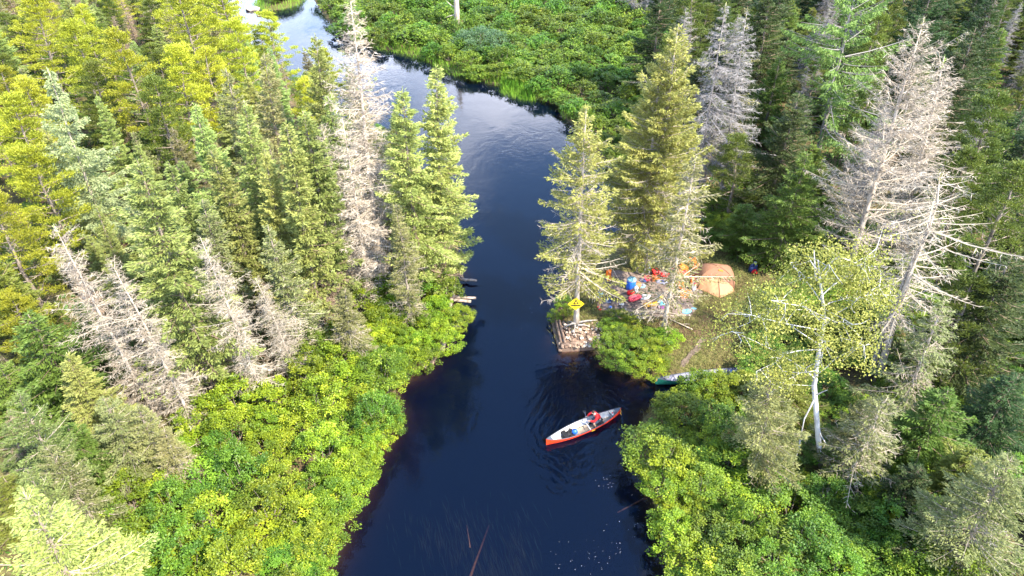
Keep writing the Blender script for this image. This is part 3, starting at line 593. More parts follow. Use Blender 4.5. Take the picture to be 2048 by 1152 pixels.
for nme, top, H, wd, kd in [('dark spruce behind the grey poles at the top edge', (1330, -60), 13, 2.6, 'dark'), ('dark green pine behind the drooping dead tree', (1400, -40), 12, 2.6, 'pine_green'),
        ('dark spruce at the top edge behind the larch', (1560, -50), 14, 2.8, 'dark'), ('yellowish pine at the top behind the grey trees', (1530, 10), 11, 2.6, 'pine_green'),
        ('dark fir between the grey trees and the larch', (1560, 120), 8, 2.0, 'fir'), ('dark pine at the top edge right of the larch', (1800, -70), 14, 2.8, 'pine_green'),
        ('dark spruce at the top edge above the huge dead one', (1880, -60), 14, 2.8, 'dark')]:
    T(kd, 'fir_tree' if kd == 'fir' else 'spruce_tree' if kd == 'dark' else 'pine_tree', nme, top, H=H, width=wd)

# --- forest fill where single trees can no longer be told apart from their neighbours
def inpoly(P, px, z=0.5):
    poly = np.array([at(u, v, z)[:2] for u, v in px]); return sdist(P, poly) < 0
def clear(x, y, r): return all((x - a) ** 2 + (y - b_) ** 2 > max(r, c) ** 2 for a, b_, c in PLANTED)
def scatter(n_try, xr, yr, ok, r, rfun=None):
    P = np.column_stack([rng.uniform(*xr, n_try), rng.uniform(*yr, n_try)]); P = P[ok(P)]
    res = []
    for x, y in P:
        rr = r if rfun is None else r * rfun(x, y)
        if clear(x, y, rr): PLANTED.append((x, y, rr)); res.append((x, y))
    return res
CAMP = [(1180, 700), (1175, 640), (1100, 600), (1180, 520), (1240, 500), (1420, 490), (1500, 500), (1520, 560), (1510, 650), (1500, 760), (1320, 770)]
THL = [(150, 1300), (600, 1300), (690, 1030), (800, 800), (780, 740), (905, 660), (900, 600), (740, 625), (650, 725), (560, 800), (420, 850), (350, 930), (190, 1020)]
THR = [(1400, 1300), (1310, 1010), (1285, 945), (1300, 880), (1345, 845), (1500, 812), (1510, 850), (1450, 950), (1600, 985), (1800, 1000), (1900, 1152), (1950, 1300)]
MEAD = [(620, -12), (640, 10), (690, 70), (740, 90), (850, 115), (990, 165), (1060, 188), (1130, 205), (1118, 224), (1150, 250), (1250, 360), (1260, 300), (1350, 200), (1330, 60), (1240, 20), (1230, -12)]
def left_forest(P):
    d = sd(P); return (d > 2.2) & (P[:, 0] < 0) & ~inpoly(P, THL) & ~inpoly(P, MEAD) & (P[:, 0] < -0.05 * P[:, 1]) & (P[:, 0] > -(0.61 * P[:, 1] + 17)) & (sdist(P, np.array([at(u, v)[:2] for u, v in left_px] + [[-300, 200], [-300, -100]])) < 0)
def right_forest(P):
    d = sd(P); return (d > 2.5) & (P[:, 0] > 0) & ~inpoly(P, THR) & ~inpoly(P, MEAD) & ~inpoly(P, CAMP) & (P[:, 0] < 0.61 * P[:, 1] + 22) & ((P[:, 0] > 11) | (P[:, 1] > 95))
mixL = [('pine', 9.5, 2.4), ('pine_green', 8, 2.2), ('olive', 8, 1.5), ('spruce', 9, 1.6), ('dead_brown', 7, 1.2), ('fir', 5, 1.6)]
for k, (x, y) in enumerate(scatter(1300, (-95, 0), (16, 105), left_forest, 2.15)):
    far = y > 48; near = x > -22 - 0.1 * y
    kd, H, wd = mixL[k % 6] if far else mixL[[2, 4, 3, 5, 2, 4][k % 6]]
    if not far and 30 < y and k % 3 != 2: kd, H, wd = ('spruce', 'olive', 'spruce')[k % 3], 14.5, 1.6
    s = rng.uniform(0.75, 1.1) * (0.66 if not far else 1.0); H *= s
    nm = {'pine': 'pine_tree', 'pine_green': 'pine_tree', 'olive': 'spruce_tree', 'spruce': 'spruce_tree', 'dead_brown': 'dead_spruce', 'fir': 'fir_tree'}[kd]
    lb = {'pine': 'yellow green pine packed in the left bank forest', 'pine_green': 'green pine packed in the left bank forest', 'olive': 'small olive spruce crowded in the left bank forest',
          'spruce': 'small green spruce crowded in the left bank forest', 'dead_brown': 'small brown dead spruce in the left bank forest', 'fir': 'low green fir under the left bank trees'}[kd]
    plant(kd, nm, lb, 'tree', (x, y, gz(x, y)), H=H, width=wd * rng.uniform(0.8, 1.05) * (0.8 if not far else 1), group=lb.replace('packed', '').replace('crowded', ''))
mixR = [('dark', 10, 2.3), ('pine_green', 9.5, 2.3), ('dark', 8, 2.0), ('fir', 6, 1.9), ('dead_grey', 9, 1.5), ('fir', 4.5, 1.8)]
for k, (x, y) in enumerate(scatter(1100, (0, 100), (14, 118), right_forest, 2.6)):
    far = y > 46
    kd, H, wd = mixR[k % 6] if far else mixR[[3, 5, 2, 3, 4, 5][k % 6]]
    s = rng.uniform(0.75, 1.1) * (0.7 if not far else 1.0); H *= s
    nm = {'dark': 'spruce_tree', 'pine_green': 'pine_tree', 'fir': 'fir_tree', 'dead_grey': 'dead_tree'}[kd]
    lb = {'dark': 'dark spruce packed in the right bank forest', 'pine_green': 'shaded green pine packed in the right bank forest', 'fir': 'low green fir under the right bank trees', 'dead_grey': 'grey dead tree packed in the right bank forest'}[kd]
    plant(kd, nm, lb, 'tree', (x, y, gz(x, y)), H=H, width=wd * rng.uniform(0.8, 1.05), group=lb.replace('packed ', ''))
# --- shrubs
PLANTED = [p for p in PLANTED]; SH = []
keep = PLANTED; PLANTED = []
def shrubs(px, r, kinds, name, label, Hr, wr, margin=0.2, n_try=1500, z=0.5, growth=None):
    poly = np.array([at(u, v, z)[:2] for u, v in px]); lo, hi = poly.min(0), poly.max(0)
    pts = scatter(n_try, (lo[0], hi[0]), (lo[1], hi[1]), lambda P: (sdist(P, poly) < 0) & (sd(P) > margin), r, growth)
    for k, (x, y) in enumerate(pts):
        g = 1.0 if growth is None else growth(x, y)
        plant(kinds[k % len(kinds)], name, label, 'shrub', (x, y, gz(x, y)), H=rng.uniform(*Hr) * min(g, 1.3), width=rng.uniform(*wr) * g, group=label)
    return len(pts)
shrubs(THL, 1.3, ['alder', 'alder', 'alder_deep', 'alder'], 'alder_shrub', 'leafy bright green alder bush in the left bank thicket', (0.9, 2.8), (1.0, 1.65), 0.25)
for k_, (u, v) in enumerate([(700, 1015), (735, 950), (770, 890), (790, 840), (792, 790), (815, 745), (655, 1110), (680, 1060), (760, 915), (840, 738), (640, 1170), (720, 975), (802, 765), (785, 865)]):
    p = at(u - 14, v, 0.2); plant('alder', 'alder_shrub', 'alder bush leaning over the left water edge', 'shrub', (p[0] - 0.2, p[1], max(0.05, gz(p[0], p[1]))), H=rng.uniform(1.2, 1.7), width=rng.uniform(1.0, 1.3), group='alder bushes at the left water edge')
for k_, (u, v) in enumerate([(905, 655), (885, 690), (860, 665), (830, 700), (800, 690), (850, 720), (780, 660), (760, 690), (870, 635), (920, 640)]):
    p = at(u, v, 0.5); plant('alder', 'alder_shrub', 'alder bush arching over the left bank logs', 'shrub', (p[0], p[1], max(0.05, gz(p[0], p[1]))), H=rng.uniform(1.3, 1.8), width=rng.uniform(0.9, 1.25), group='alder bushes over the left bank logs')
shrubs(THR, 1.3, ['alder_deep', 'alder', 'alder_deep'], 'alder_shrub', 'leafy green alder bush in the lower right bank thicket', (0.9, 2.7), (1.0, 1.65), 0.25)
for u, v in [(1392, 798), (1425, 800), (1452, 800), (1490, 790), (1345, 835)]:
    p = at(u, v, 0.4); plant('alder', 'alder_shrub', 'alder bush in front of the beached canoe', 'shrub', (p[0], p[1], gz(p[0], p[1])), H=1.9 if u in (1392, 1425) else 1.4, width=1.1, group='alder bushes at the beached canoe')
shrubs([(1195, 700), (1215, 680), (1330, 690), (1310, 750), (1250, 752), (1205, 722)], 0.95, ['alder', 'alder_deep'], 'alder_shrub', 'rounded green bush between the stone crib and the beached canoe', (0.9, 1.4), (0.9, 1.2), 0.1)
shrubs([(1210, 645), (1260, 640), (1270, 675), (1215, 675)], 1.0, ['alder'], 'alder_shrub', 'low green bush right of the stone crib', (0.7, 1.0), (0.7, 0.95), 0.1)
shrubs([(1098, 610), (1140, 600), (1140, 640), (1112, 640)], 0.9, ['alder'], 'alder_shrub', 'small bright bush left of the diamond sign', (0.7, 0.95), (0.5, 0.7), 0.05)
shrubs(MEAD, 2.0, ['marsh'], 'marsh_shrub', 'green marsh bush in the far meadow', (1.1, 2.1), (1.3, 2.0), 0.15, 3000, growth=lambda x, y: 0.8 + max(0, y - 60) * 0.012)
shrubs([(820, 330), (905, 470), (925, 560), (880, 590), (780, 420), (600, 200), (560, 150), (620, 170), (760, 262)], 2.0, ['marsh', 'alder_deep'], 'bank_shrub', 'green bush at the hidden left bank behind the spruces', (1.0, 1.9), (0.9, 1.4), 0.1)
shrubs([(1540, 640), (1620, 500), (1800, 470), (2000, 500), (2250, 700), (2250, 1152), (2000, 1200), (1880, 1152), (1800, 990), (1700, 960), (1560, 940), (1500, 800)], 1.7, ['alder_deep'], 'understory_shrub', 'deep green bush under the right bank trees', (0.9, 1.7), (1.0, 1.5), 0.3)
shrubs([(1395, 480), (1420, 390), (1560, 370), (1660, 450), (1540, 515)], 1.5, ['alder_deep'], 'understory_shrub', 'deep green bush under the right bank trees', (0.8, 1.5), (0.9, 1.4), 0.3)
shrubs([(100, 150), (400, 150), (600, 300), (600, 560), (200, 560), (0, 400)], 3.6, ['alder_deep'], 'understory_shrub', 'deep green bush under the left bank trees', (0.9, 1.5), (1.0, 1.5), 0.3)
w_ = at(962, 108, 0.5); plant('willow', 'willow_shrub', 'round blue green willow bush at the far river bend', 'shrub', (w_[0], w_[1], gz(w_[0], w_[1])), H=3.0, width=3.6)
b_ = isl_c
for k in range(7):
    x, y = b_ + np.array([rng.uniform(-1.8, 1.8), rng.uniform(-3.5, 3.5)])
    plant('marsh', 'marsh_shrub', 'yellow green bush on the small island at the top', 'shrub', (x, y, gz(x, y)), H=rng.uniform(1.0, 1.8), width=rng.uniform(1.3, 1.9), group='bushes on the small island')
PLANTED = keep + PLANTED

# --- birch
def birch():
    g = MB(); lf = MB()
    base = at(1645, 940, 0.5); base[2] = gz(base[0], base[1])
    pts = [(1645, 940, 0), (1636, 870, 0), (1628, 770, .2), (1640, 690, .4), (1650, 640, .3), (1640, 560, .1), (1636, 520, 0)]
    P = np.array([along(u, v, base[1] + dy) for u, v, dy in pts]) - base; P[0, 2] = -0.2
    g.tube(P, np.array([0.15, 0.13, 0.115, 0.095, 0.07, 0.045, 0.018]), 8)
    o = empty('birch_tree', base); tag(o, 'white barked birch with loose yellow green crown right of the camp', 'tree')
    link('trunk', g.mesh('birch_trunk', M['bark_white'], True), o)
    wood = MB(); C = []
    limbs = [((1640, 690), (1570, 645), (1520, 605), 2.0), ((1575, 645), (1550, 615), (1535, 580), 1.6), ((1648, 650), (1720, 590), (1760, 570), -0.5), ((1640, 600), (1600, 540), (1580, 530), 0.8),
             ((1645, 590), (1700, 540), (1740, 530), 0.9), ((1632, 750), (1690, 700), (1730, 690), -1.0), ((1634, 760), (1570, 700), (1465, 665), -0.6), ((1640, 660), (1560, 640), (1455, 625), -0.4), ((1650, 640), (1610, 610), (1540, 600), -1.5),
             ((1640, 560), (1650, 520), (1690, 515), -0.4), ((1640, 700), (1590, 690), (1520, 740), -1.4), ((1648, 650), (1680, 640), (1710, 650), -1.8), ((1640, 620), (1690, 580), (1790, 590), 1.2), ((1640, 560), (1690, 520), (1750, 515), 0.2), ((1636, 740), (1590, 740), (1540, 790), -0.8),
             ((1640, 640), (1570, 590), (1505, 640), 1.0), ((1640, 600), (1650, 560), (1640, 540), 1.6), ((1636, 720), (1660, 690), (1650, 680), -2.0)]
    for a_, b_, c_, dy in limbs:
        p0 = along(*a_, base[1] + 0.2) - base; p1 = along(*b_, base[1] + dy * 0.5) - base; p2 = along(*c_, base[1] + dy) - base
        t = np.linspace(0, 1, 6)[:, None]; p = p0 * (1 - t) ** 2 + p1 * 2 * t * (1 - t) + p2 * t * t; p[1:] += rng.normal(size=(5, 3)) * 0.05
        wood.tube(p, np.linspace(0.028, 0.007, 6), 5, False)
        for q in range(9):
            tt = rng.uniform(0.3, 1.1); s0 = np.array([np.interp(min(tt, 1), t[:, 0], p[:, k]) for k in range(3)]); e0 = s0 + rng.normal(size=3) * np.array([0.55, 0.55, 0.45])
            wood.tube(np.array([s0, (s0 + e0) / 2 + rng.normal(size=3) * 0.06, e0]), np.array([0.016, 0.011, 0.004]), 3, False)
            for r in range(3): C.append(s0 + (e0 - s0) * rng.uniform(0.4, 1.2) + rng.normal(size=3) * 0.14)
    for a_, b_ in [((1628, 800), (1600, 880)), ((1600, 880), (1592, 915)), ((1634, 850), (1660, 900)), ((1632, 790), (1655, 780))]:   # bare lower limbs
        p0 = along(*a_, base[1]) - base; p1 = along(*b_, base[1] - 0.3) - base; wood.tube(np.array([p0, (p0 + p1) / 2 + rng.normal(size=3) * 0.06, p1]), np.array([0.04, 0.03, 0.012]), 5, False)
    for a_, b_, c_ in [((1632, 560), (1628, 500), (1636, 520)), ((1637, 545), (1620, 520), (1612, 512))]:
        p0 = along(*a_, base[1]) - base; p1 = along(*b_, base[1]) - base; wood.tube(np.array([p0, p1]), np.array([0.05, 0.015]), 5, False)
    link('limbs', wood.mesh('birch_limbs', M['bark_white']), o)
    C = np.array(C); C = C[rng.random(len(C)) < 0.75]; per = 54; idx = np.repeat(np.arange(len(C)), per); n_ = len(idx)
    Pp = C[idx] + rng.normal(size=(n_, 3)) * np.array([0.26, 0.26, 0.2]); D = rng.normal(size=(n_, 3)); D[:, 2] -= 0.5
    side = np.tile([0.2, -0.1, 1.0], (n_, 1)) + rng.normal(size=(n_, 3)) * 0.8
    lf.tufts(Pp, D, rng.uniform(0.07, 0.12, n_), 0.036, np.clip(0.5 * rng.random(n_) + 0.5 * rng.random(len(C))[idx], 0, 1), 0.5, side=side)
    link('crown', lf.mesh('birch_crown', M['birch_leaf']), o)
birch()

# --- far snag pole in the meadow
b0 = at(914, 66, 0.6); b0[2] = gz(b0[0], b0[1]); g = MB(); top = along(908, -90, b0[1]) - b0
p = np.array([[0, 0, -0.3], top * 0.3 + [0.1, 0, 0], top * 0.7, top]); g.tube(p, np.array([0.45, 0.36, 0.28, 0.12]), 8)
o = empty('dead_snag', b0); tag(o, 'bare grey standing trunk in the far meadow at the top edge', 'tree'); link('trunk', g.mesh('pole_trunk', M['bark_pale'], True), o)
g = MB()
for zf, dx, dz in [(0.25, -1.5, -0.5), (0.33, -1.3, 0.9), (0.42, 0.9, 0.5), (0.5, -1.2, 0.6), (0.6, 1.2, 0.4)]:
    s0 = top * zf; g.tube(np.array([s0, s0 + [dx * 0.6, 0.2, dz * 0.5], s0 + [dx, 0.3, dz]]), np.array([0.09, 0.06, 0.02]), 4, False)
link('branches', g.mesh('pole_branches', M['bark_pale']), o)

# ------------------------------------------------------------------ ground cover (nobody could count it)
def cover(name, ok, xr, yr, n_, L, W, m, label, up=1.0, zoff=0.0, flat=False):
    P = np.column_stack([rng.uniform(*xr, n_), rng.uniform(*yr, n_)]); P = P[ok(P)]; k = len(P)
    z = height(P) + zoff; D = rng.normal(size=(k, 3)) * 0.5; D[:, 2] = np.abs(D[:, 2]) + up
    g = MB(); P3 = np.column_stack([P, z + (rng.random(k) * L[1] * 0.5 if flat else 0)])
    cl = 0.5 + 0.5 * wob(P[:, 0], P[:, 1], 1.4, 5); tone = np.clip(0.5 * rng.random(k) + 0.45 * cl, 0, 1)
    g.tufts(P3, D, rng.uniform(*L, k), W * rng.uniform(0.7, 1.3, k), tone, 0.5)
    o = link(name, g.mesh(name, m)); tag(o, label, 'plants', kind='stuff'); return o
notsoil = lambda P: ~inpoly(P, [(1190, 560), (1230, 535), (1300, 540), (1400, 545), (1405, 590), (1390, 640), (1320, 640), (1250, 640), (1195, 625)]) & ~inpoly(P, [(1410, 680), (1397, 700), (1378, 716), (1366, 726), (1364, 720), (1384, 702), (1402, 680)])
cover('camp_grass', lambda P: inpoly(P, [(1120, 640), (1190, 540), (1400, 500), (1520, 540), (1520, 770), (1320, 768), (1190, 700)]) & notsoil(P) & (sd(P) > 0.05), (2, 18), (26, 46), 60000, (0.10, 0.26), 0.014, M['grass'], 'dry olive grass around the camp and landing', 0.9)
cover('meadow_herbs', lambda P: inpoly(P, MEAD) & (sd(P) > 0.1), (-60, 40), (55, 150), 90000, (0.35, 0.75), 0.10, M['meadow'], 'low green herbs filling the far meadow', 0.6)
cover('forest_herbs', lambda P: (sd(P) > 0.4) & ~inpoly(P, MEAD) & ~inpoly(P, CAMP) & (np.abs(P[:, 0]) < 0.85 * (P[:, 1] + 10)) & ((wob(P[:, 0], P[:, 1], 0.5, 4) > 0.05) | inpoly(P, THL) | inpoly(P, THR) | ((P[:, 0] > 0) & (P[:, 1] > 44))), (-70, 75), (15, 110), 170000, (0.2, 0.45), 0.055, M['cover'], 'low green herbs covering the forest floor', 0.45)
sed = [(740, 86), (800, 97), (850, 112), (905, 141), (990, 160), (1050, 184), (1130, 200), (1130, 216), (1050, 197), (990, 172), (905, 152), (850, 124), (800, 110), (740, 99)]
cover('sedge', lambda P: (inpoly(P, sed, 0) & (sd(P) > -0.9)) | ((np.abs(sdist(P, ISL)) < 0.7)) | (inpoly(P, [(1115, 215), (1160, 215), (1175, 250), (1125, 240)], 0) & (sd(P) > -0.4)), (-45, 12), (60, 125), 130000, (0.6, 1.15), 0.022, M['sedge'], 'upright green sedge along the far water edge', 1.6)
# pale green sedge fan running into the far water
cover('sedge_fan', lambda P: inpoly(P, [(1010, 130), (1050, 130), (1045, 175), (1075, 205), (1000, 195)], 0) & (sd(P) > -1.5), (-10, 10), (60, 95), 60000, (0.8, 1.4), 0.03, M['sedge'], 'bright green sedge fan at the far meadow notch', 2.0)
cover('bank_grass', lambda P: (np.abs(sd(P) - 0.05) < 0.32) & (wob(P[:, 0], P[:, 1], 1.7, 6) > -0.1) & (P[:, 1] < 60), (-16, 14), (16, 60), 90000, (0.2, 0.5), 0.014, M['grass'], 'wet grass fringing the near river banks', 0.7)
# water weed streaming below the surface
P = []; D = []
for (u0, v0, u1, v1, k) in [(820, 1000, 1000, 1090, 300), (900, 1080, 1030, 1150, 220), (1000, 1020, 1060, 1150, 160), (1290, 1020, 1340, 1130, 200)]:
    for q in range(k):
        p = at((u0 + u1) / 2 + rng.normal() * (u1 - u0) * 0.32, (v0 + v1) / 2 + rng.normal() * (v1 - v0) * 0.32); p[2] = -rng.uniform(0.42, 0.75); P.append(p); D.append((0.25 + rng.normal() * 0.12, -0.9, rng.normal() * 0.05))
g = MB(); k = len(P); g.tufts(np.array(P), np.array(D), rng.uniform(0.5, 1.3, k), 0.012, rng.random(k), 0.5, side=np.tile([0, 0, 1.0], (k, 1)) + rng.normal(size=(k, 3)) * 0.2)
tag(link('water_weed', g.mesh('water_weed', M['weed'])), 'brown water weed streaming under the surface at the bottom', 'plants', kind='stuff')
# foam flecks drifting on the water
g = MB(); M['foam'] = plain('foam', (0.75, 0.76, 0.78), 0.7, 0.2)
for (u0, v0, u1, v1, k) in [(1100, 1070, 1240, 1150, 34), (1180, 1040, 1340, 1130, 26), (1185, 950, 1230, 980, 14), (1255, 960, 1300, 1050, 14), (1035, 600, 1065, 680, 12)]:
    for q in range(k):
        p = at(rng.uniform(u0, u1), rng.uniform(v0, v1)); r = rng.uniform(0.003, 0.009); a_ = np.arange(6) * math.pi / 3
        g.add(np.column_stack([p[0] + np.cos(a_) * r, p[1] + np.sin(a_) * r * 1.3, np.full(6, 0.012)]), [(0, 1, 2, 3), (0, 3, 4, 5)])
tag(link('foam_flecks', g.mesh('foam_flecks', M['foam'])), 'white foam flecks drifting on the dark water', 'foam', kind='stuff')
#PART2
# ------------------------------------------------------------------ small builders
def pm(name, v, f, m, smooth=False):
    me = bpy.data.meshes.new(name); me.from_pydata([tuple(map(float, p)) for p in v], [], f); me.materials.append(m)
    me.polygons.foreach_set('use_smooth', np.full(len(me.polygons), smooth))
    me.update(); return me
def box_v(c, s):
    c = np.array(c, float); s = np.array(s, float) / 2
    v = [c + s * np.array(q) for q in [(-1, -1, -1), (1, -1, -1), (1, 1, -1), (-1, 1, -1), (-1, -1, 1), (1, -1, 1), (1, 1, 1), (-1, 1, 1)]]
    return v, [(3, 2, 1, 0), (4, 5, 6, 7), (0, 1, 5, 4), (1, 2, 6, 5), (2, 3, 7, 6), (3, 0, 4, 7)]
def rbox(name, c, s, m, r=0.25):
    """box with rounded corners: each face shrunk, edges chamfered"""
    c = np.array(c, float); h = np.array(s, float) / 2; k = r * min(h); v = []; 
    for sx in (-1, 1):
        for sy in (-1, 1):
            for sz in (-1, 1):
                q = np.array([sx, sy, sz]) * h
                for ax in range(3):
                    p = q.copy()
                    for o_ in range(3):
                        if o_ != ax: p[o_] -= np.sign(p[o_]) * k
                    v.append(c + p)
    import bmesh
    bm = bmesh.new(); [bm.verts.new(p) for p in v]; bmesh.ops.convex_hull(bm, input=bm.verts[:]); me = bpy.data.meshes.new(name); bm.to_mesh(me); bm.free(); me.materials.append(m); return me
def prism(name, poly, z0, z1, m):
    n_ = len(poly); v = [(x, y, z0) for x, y in poly] + [(x, y, z1) for x, y in poly]
    f = [tuple(range(n_))[::-1], tuple(range(n_, 2 * n_))] + [(q, (q + 1) % n_, n_ + (q + 1) % n_, n_ + q) for q in range(n_)]
    return pm(name, v, f, m)
def lathe(name, prof, m, n_=16, smooth=True):
    a_ = np.arange(n_) * 2 * math.pi / n_; v = []
    for r, z in prof: v += [(r * math.cos(t), r * math.sin(t), z) for t in a_]
    f = [(k * n_ + q, k * n_ + (q + 1) % n_, (k + 1) * n_ + (q + 1) % n_, (k + 1) * n_ + q) for k in range(len(prof) - 1) for q in range(n_)]
    f += [tuple(range(n_))[::-1], tuple(range((len(prof) - 1) * n_, len(prof) * n_))]
    return pm(name, v, f, m, smooth)
def tube_me(name, path, rad, m, sides=6): g = MB(); g.tube(path, rad, sides); return g.mesh(name, m, True)
def heap(name, w_, d_, h_, m, seed=0, folds=5):
    """crumpled cloth: a closed low mound with folds"""
    r_ = np.random.default_rng(seed); n_, k = 20, 7; v = []; ph = r_.uniform(0, 6.28, 6)
    for i_ in range(k):
        t = i_ / (k - 1)
        for j_ in range(n_):
            a_ = j_ / n_ * 2 * math.pi; e_ = 1 + 0.16 * math.sin(2 * a_ + ph[0]) + 0.12 * math.sin(folds * a_ + ph[1]) * (0.4 + t)
            rr = (1 - t ** 2.2) * e_; z = h_ * (math.sin(t * 1.57) * (0.8 + 0.25 * math.sin(3 * a_ + ph[2])) + 0.10 * math.sin(folds * a_ + 4 * t + ph[3]))
            v.append((rr * math.cos(a_) * w_ / 2, rr * math.sin(a_) * d_ / 2, max(-0.03, z) if i_ else -0.03))
    f = [(i_ * n_ + j_, i_ * n_ + (j_ + 1) % n_, (i_ + 1) * n_ + (j_ + 1) % n_, (i_ + 1) * n_ + j_) for i_ in range(k - 1) for j_ in range(n_)]
    f += [tuple(range(n_))[::-1], tuple(range((k - 1) * n_, k * n_))]
    return pm(name, v, f, m, True)
C_ = dict(red=(0.50, 0.02, 0.02), orange=(0.62, 0.13, 0.015), hull=(0.60, 0.035, 0.008), cream=(0.42, 0.40, 0.37), black=(0.018, 0.018, 0.02), dgrey=(0.06, 0.07, 0.085), blue=(0.015, 0.10, 0.42),
          navy=(0.02, 0.03, 0.09), white=(0.34, 0.34, 0.34), teal=(0.06, 0.20, 0.25), yellow=(0.52, 0.33, 0.01), green=(0.01, 0.10, 0.07), tent=(0.31, 0.165, 0.085), tent2=(0.19, 0.095, 0.055), skin=(0.42, 0.25, 0.17),
          hair=(0.05, 0.03, 0.02), cyan=(0.13, 0.27, 0.33), grey=(0.26, 0.26, 0.28), pink=(0.50, 0.06, 0.08), mustard=(0.50, 0.25, 0.02), purple=(0.10, 0.03, 0.10), brown=(0.24, 0.13, 0.06), lav=(0.17, 0.17, 0.22), charcoal=(0.03, 0.027, 0.03))
for k, c in C_.items():
    M[k] = plain(k + '_fabric' if k not in ('hull', 'skin', 'hair') else k, c, 0.45 if k in ('hull', 'blue', 'yellow', 'green', 'cream') else 0.75, 0.4 if k in ('hull', 'blue', 'green') else 0.15, var=0.10, scale=6)

# ------------------------------------------------------------------ canoes
def canoe_shape(u, o, L=4.95, beam=0.90, inset=0.0):
    """u -1..1 along, o -1..1 across -> point"""
    b_ = max(0.012, (beam / 2) * (1 - abs(u) ** 2.3) ** 0.85 - inset); zs = 0.36 + 0.20 * abs(u) ** 4; zk = 0.0 + 0.09 * abs(u) ** 5 + inset
    th = abs(o) * math.pi / 2; y = b_ * math.sin(th) ** 0.75; z = zk + (zs - zk) * (1 - math.cos(th)) ** 0.85
    return (u * (L / 2 - inset * 2.5) * (1 + 0.012 * (1 - math.cos(th))), math.copysign(y, o), z)
def canoe(name, label, cat, E1, E2, hullm, inm, draft, deckm, L=None):
    E1, E2 = Vector(E1), Vector(E2); d = E2 - E1; L = L or math.hypot(d.x, d.y); c = (E1 + E2) / 2
    root = empty(name, (c.x, c.y, -draft), math.atan2(d.y, d.x)); tag(root, label, cat)
    nu, no = 33, 19; us = np.sin(np.linspace(-1, 1, nu) * 1.55) / math.sin(1.55); os_ = np.linspace(-1, 1, no)
    for nm, ins, mm_ in (('hull', 0.0, hullm), ('lining', 0.028, inm)):
        v = [canoe_shape(u, o_, L, 0.9, ins) for u in us for o_ in os_]
        f = [(i_ * no + j_, (i_ + 1) * no + j_, (i_ + 1) * no + j_ + 1, i_ * no + j_ + 1) for i_ in range(nu - 1) for j_ in range(no - 1)]
        if nm == 'hull': f = [q[::-1] for q in f]
        link(nm, pm(name + '_' + nm, v, f, mm_, True), root)
    for s in (-1, 1):
        p = np.array([canoe_shape(u, s, L, 0.9, 0.012) for u in us]); p[:, 2] += 0.012
        link('gunwale', tube_me('gunwale', p, 0.020, M['dgrey'], 5), root)
        poly = [canoe_shape(s * u, o_, L, 0.9, 0.01) for u in (0.86, 0.93, 0.985) for o_ in (-1, 1)]
        v = [(q[0], q[1], q[2] + 0.016) for q in poly]; f = [(0, 1, 3, 2), (2, 3, 5, 4)]
        link('deck_plate', pm('deck_plate', v, f if s > 0 else [q[::-1] for q in f], deckm), root)
    def X(s): return (s - 0.5) * L
    def half(s): return (0.45) * (1 - abs(2 * s - 1) ** 2.3) ** 0.85 - 0.02
    return root, X, half
E1 = at(1093, 880, 0.4); E2 = at(1241, 817, 0.4)
cn1, X1, hb = canoe('canoe', 'orange red canoe with cream inside floating in mid river', 'canoe', E1, E2, M['hull'], M['cream'], 0.09, M['dgrey'])
def seat(parent, X, s, hb, padm):
    st = link('seat', pm('seat_frame', *box_v((X(s), 0, 0.25), (0.26, 2 * hb(s) * 0.93, 0.03)), M['charcoal']), parent)
    for k in range(5): link('slat', pm('slat', *box_v((X(s) - 0.10 + k * 0.05, 0, 0.275), (0.03, 2 * hb(s) * 0.88, 0.02)), padm), st)
seat(cn1, X1, 0.25, hb, M['black']); seat(cn1, X1, 0.71, hb, M['charcoal'])
link('yoke', tube_me('yoke', [(X1(0.53), -hb(0.53) * 0.98, 0.345), (X1(0.54), 0, 0.335), (X1(0.53), hb(0.53) * 0.98, 0.345)], 0.028, M['cream'], 6), cn1)
link('thwart', tube_me('thwart', [(X1(0.86), -hb(0.86), 0.39), (X1(0.86), hb(0.86), 0.39)], 0.02, M['charcoal'], 6), cn1)
for s_, y_ in ((0.30, 0.13), (0.335, -0.17), (0.745, 0.16)):
    link('kneeling_pad', rbox('kneeling_pad', (X1(s_), y_, 0.10), (0.26, 0.24, 0.06), M['black']), cn1)
link('end_rope', tube_me('end_rope', [(X1(0.985), 0, 0.56), (X1(0.99), -0.12, 0.46), (X1(0.975), -0.2, 0.34), (X1(0.985), -0.24, 0.22)], 0.014, M['mustard'], 5), cn1)
# emblem on the hull side
p = canoe_shape(0.12, -0.82); link('hull_emblem', pm('hull_emblem', [(p[0] - 0.14, p[1] - 0.025, p[2] - 0.05), (p[0] + 0.14, p[1] - 0.025, p[2] - 0.05), (p[0] + 0.05, p[1] - 0.02, p[2] + 0.06), (p[0], p[1] - 0.02, p[2] + 0.0), (p[0] - 0.06, p[1] - 0.02, p[2] + 0.06)], [(0, 1, 2, 3, 4)], M['mustard']), cn1)
def in_canoe(x, y, z): return cn1.matrix_basis @ Vector((x, y, z))
bpy.context.view_layer.update()
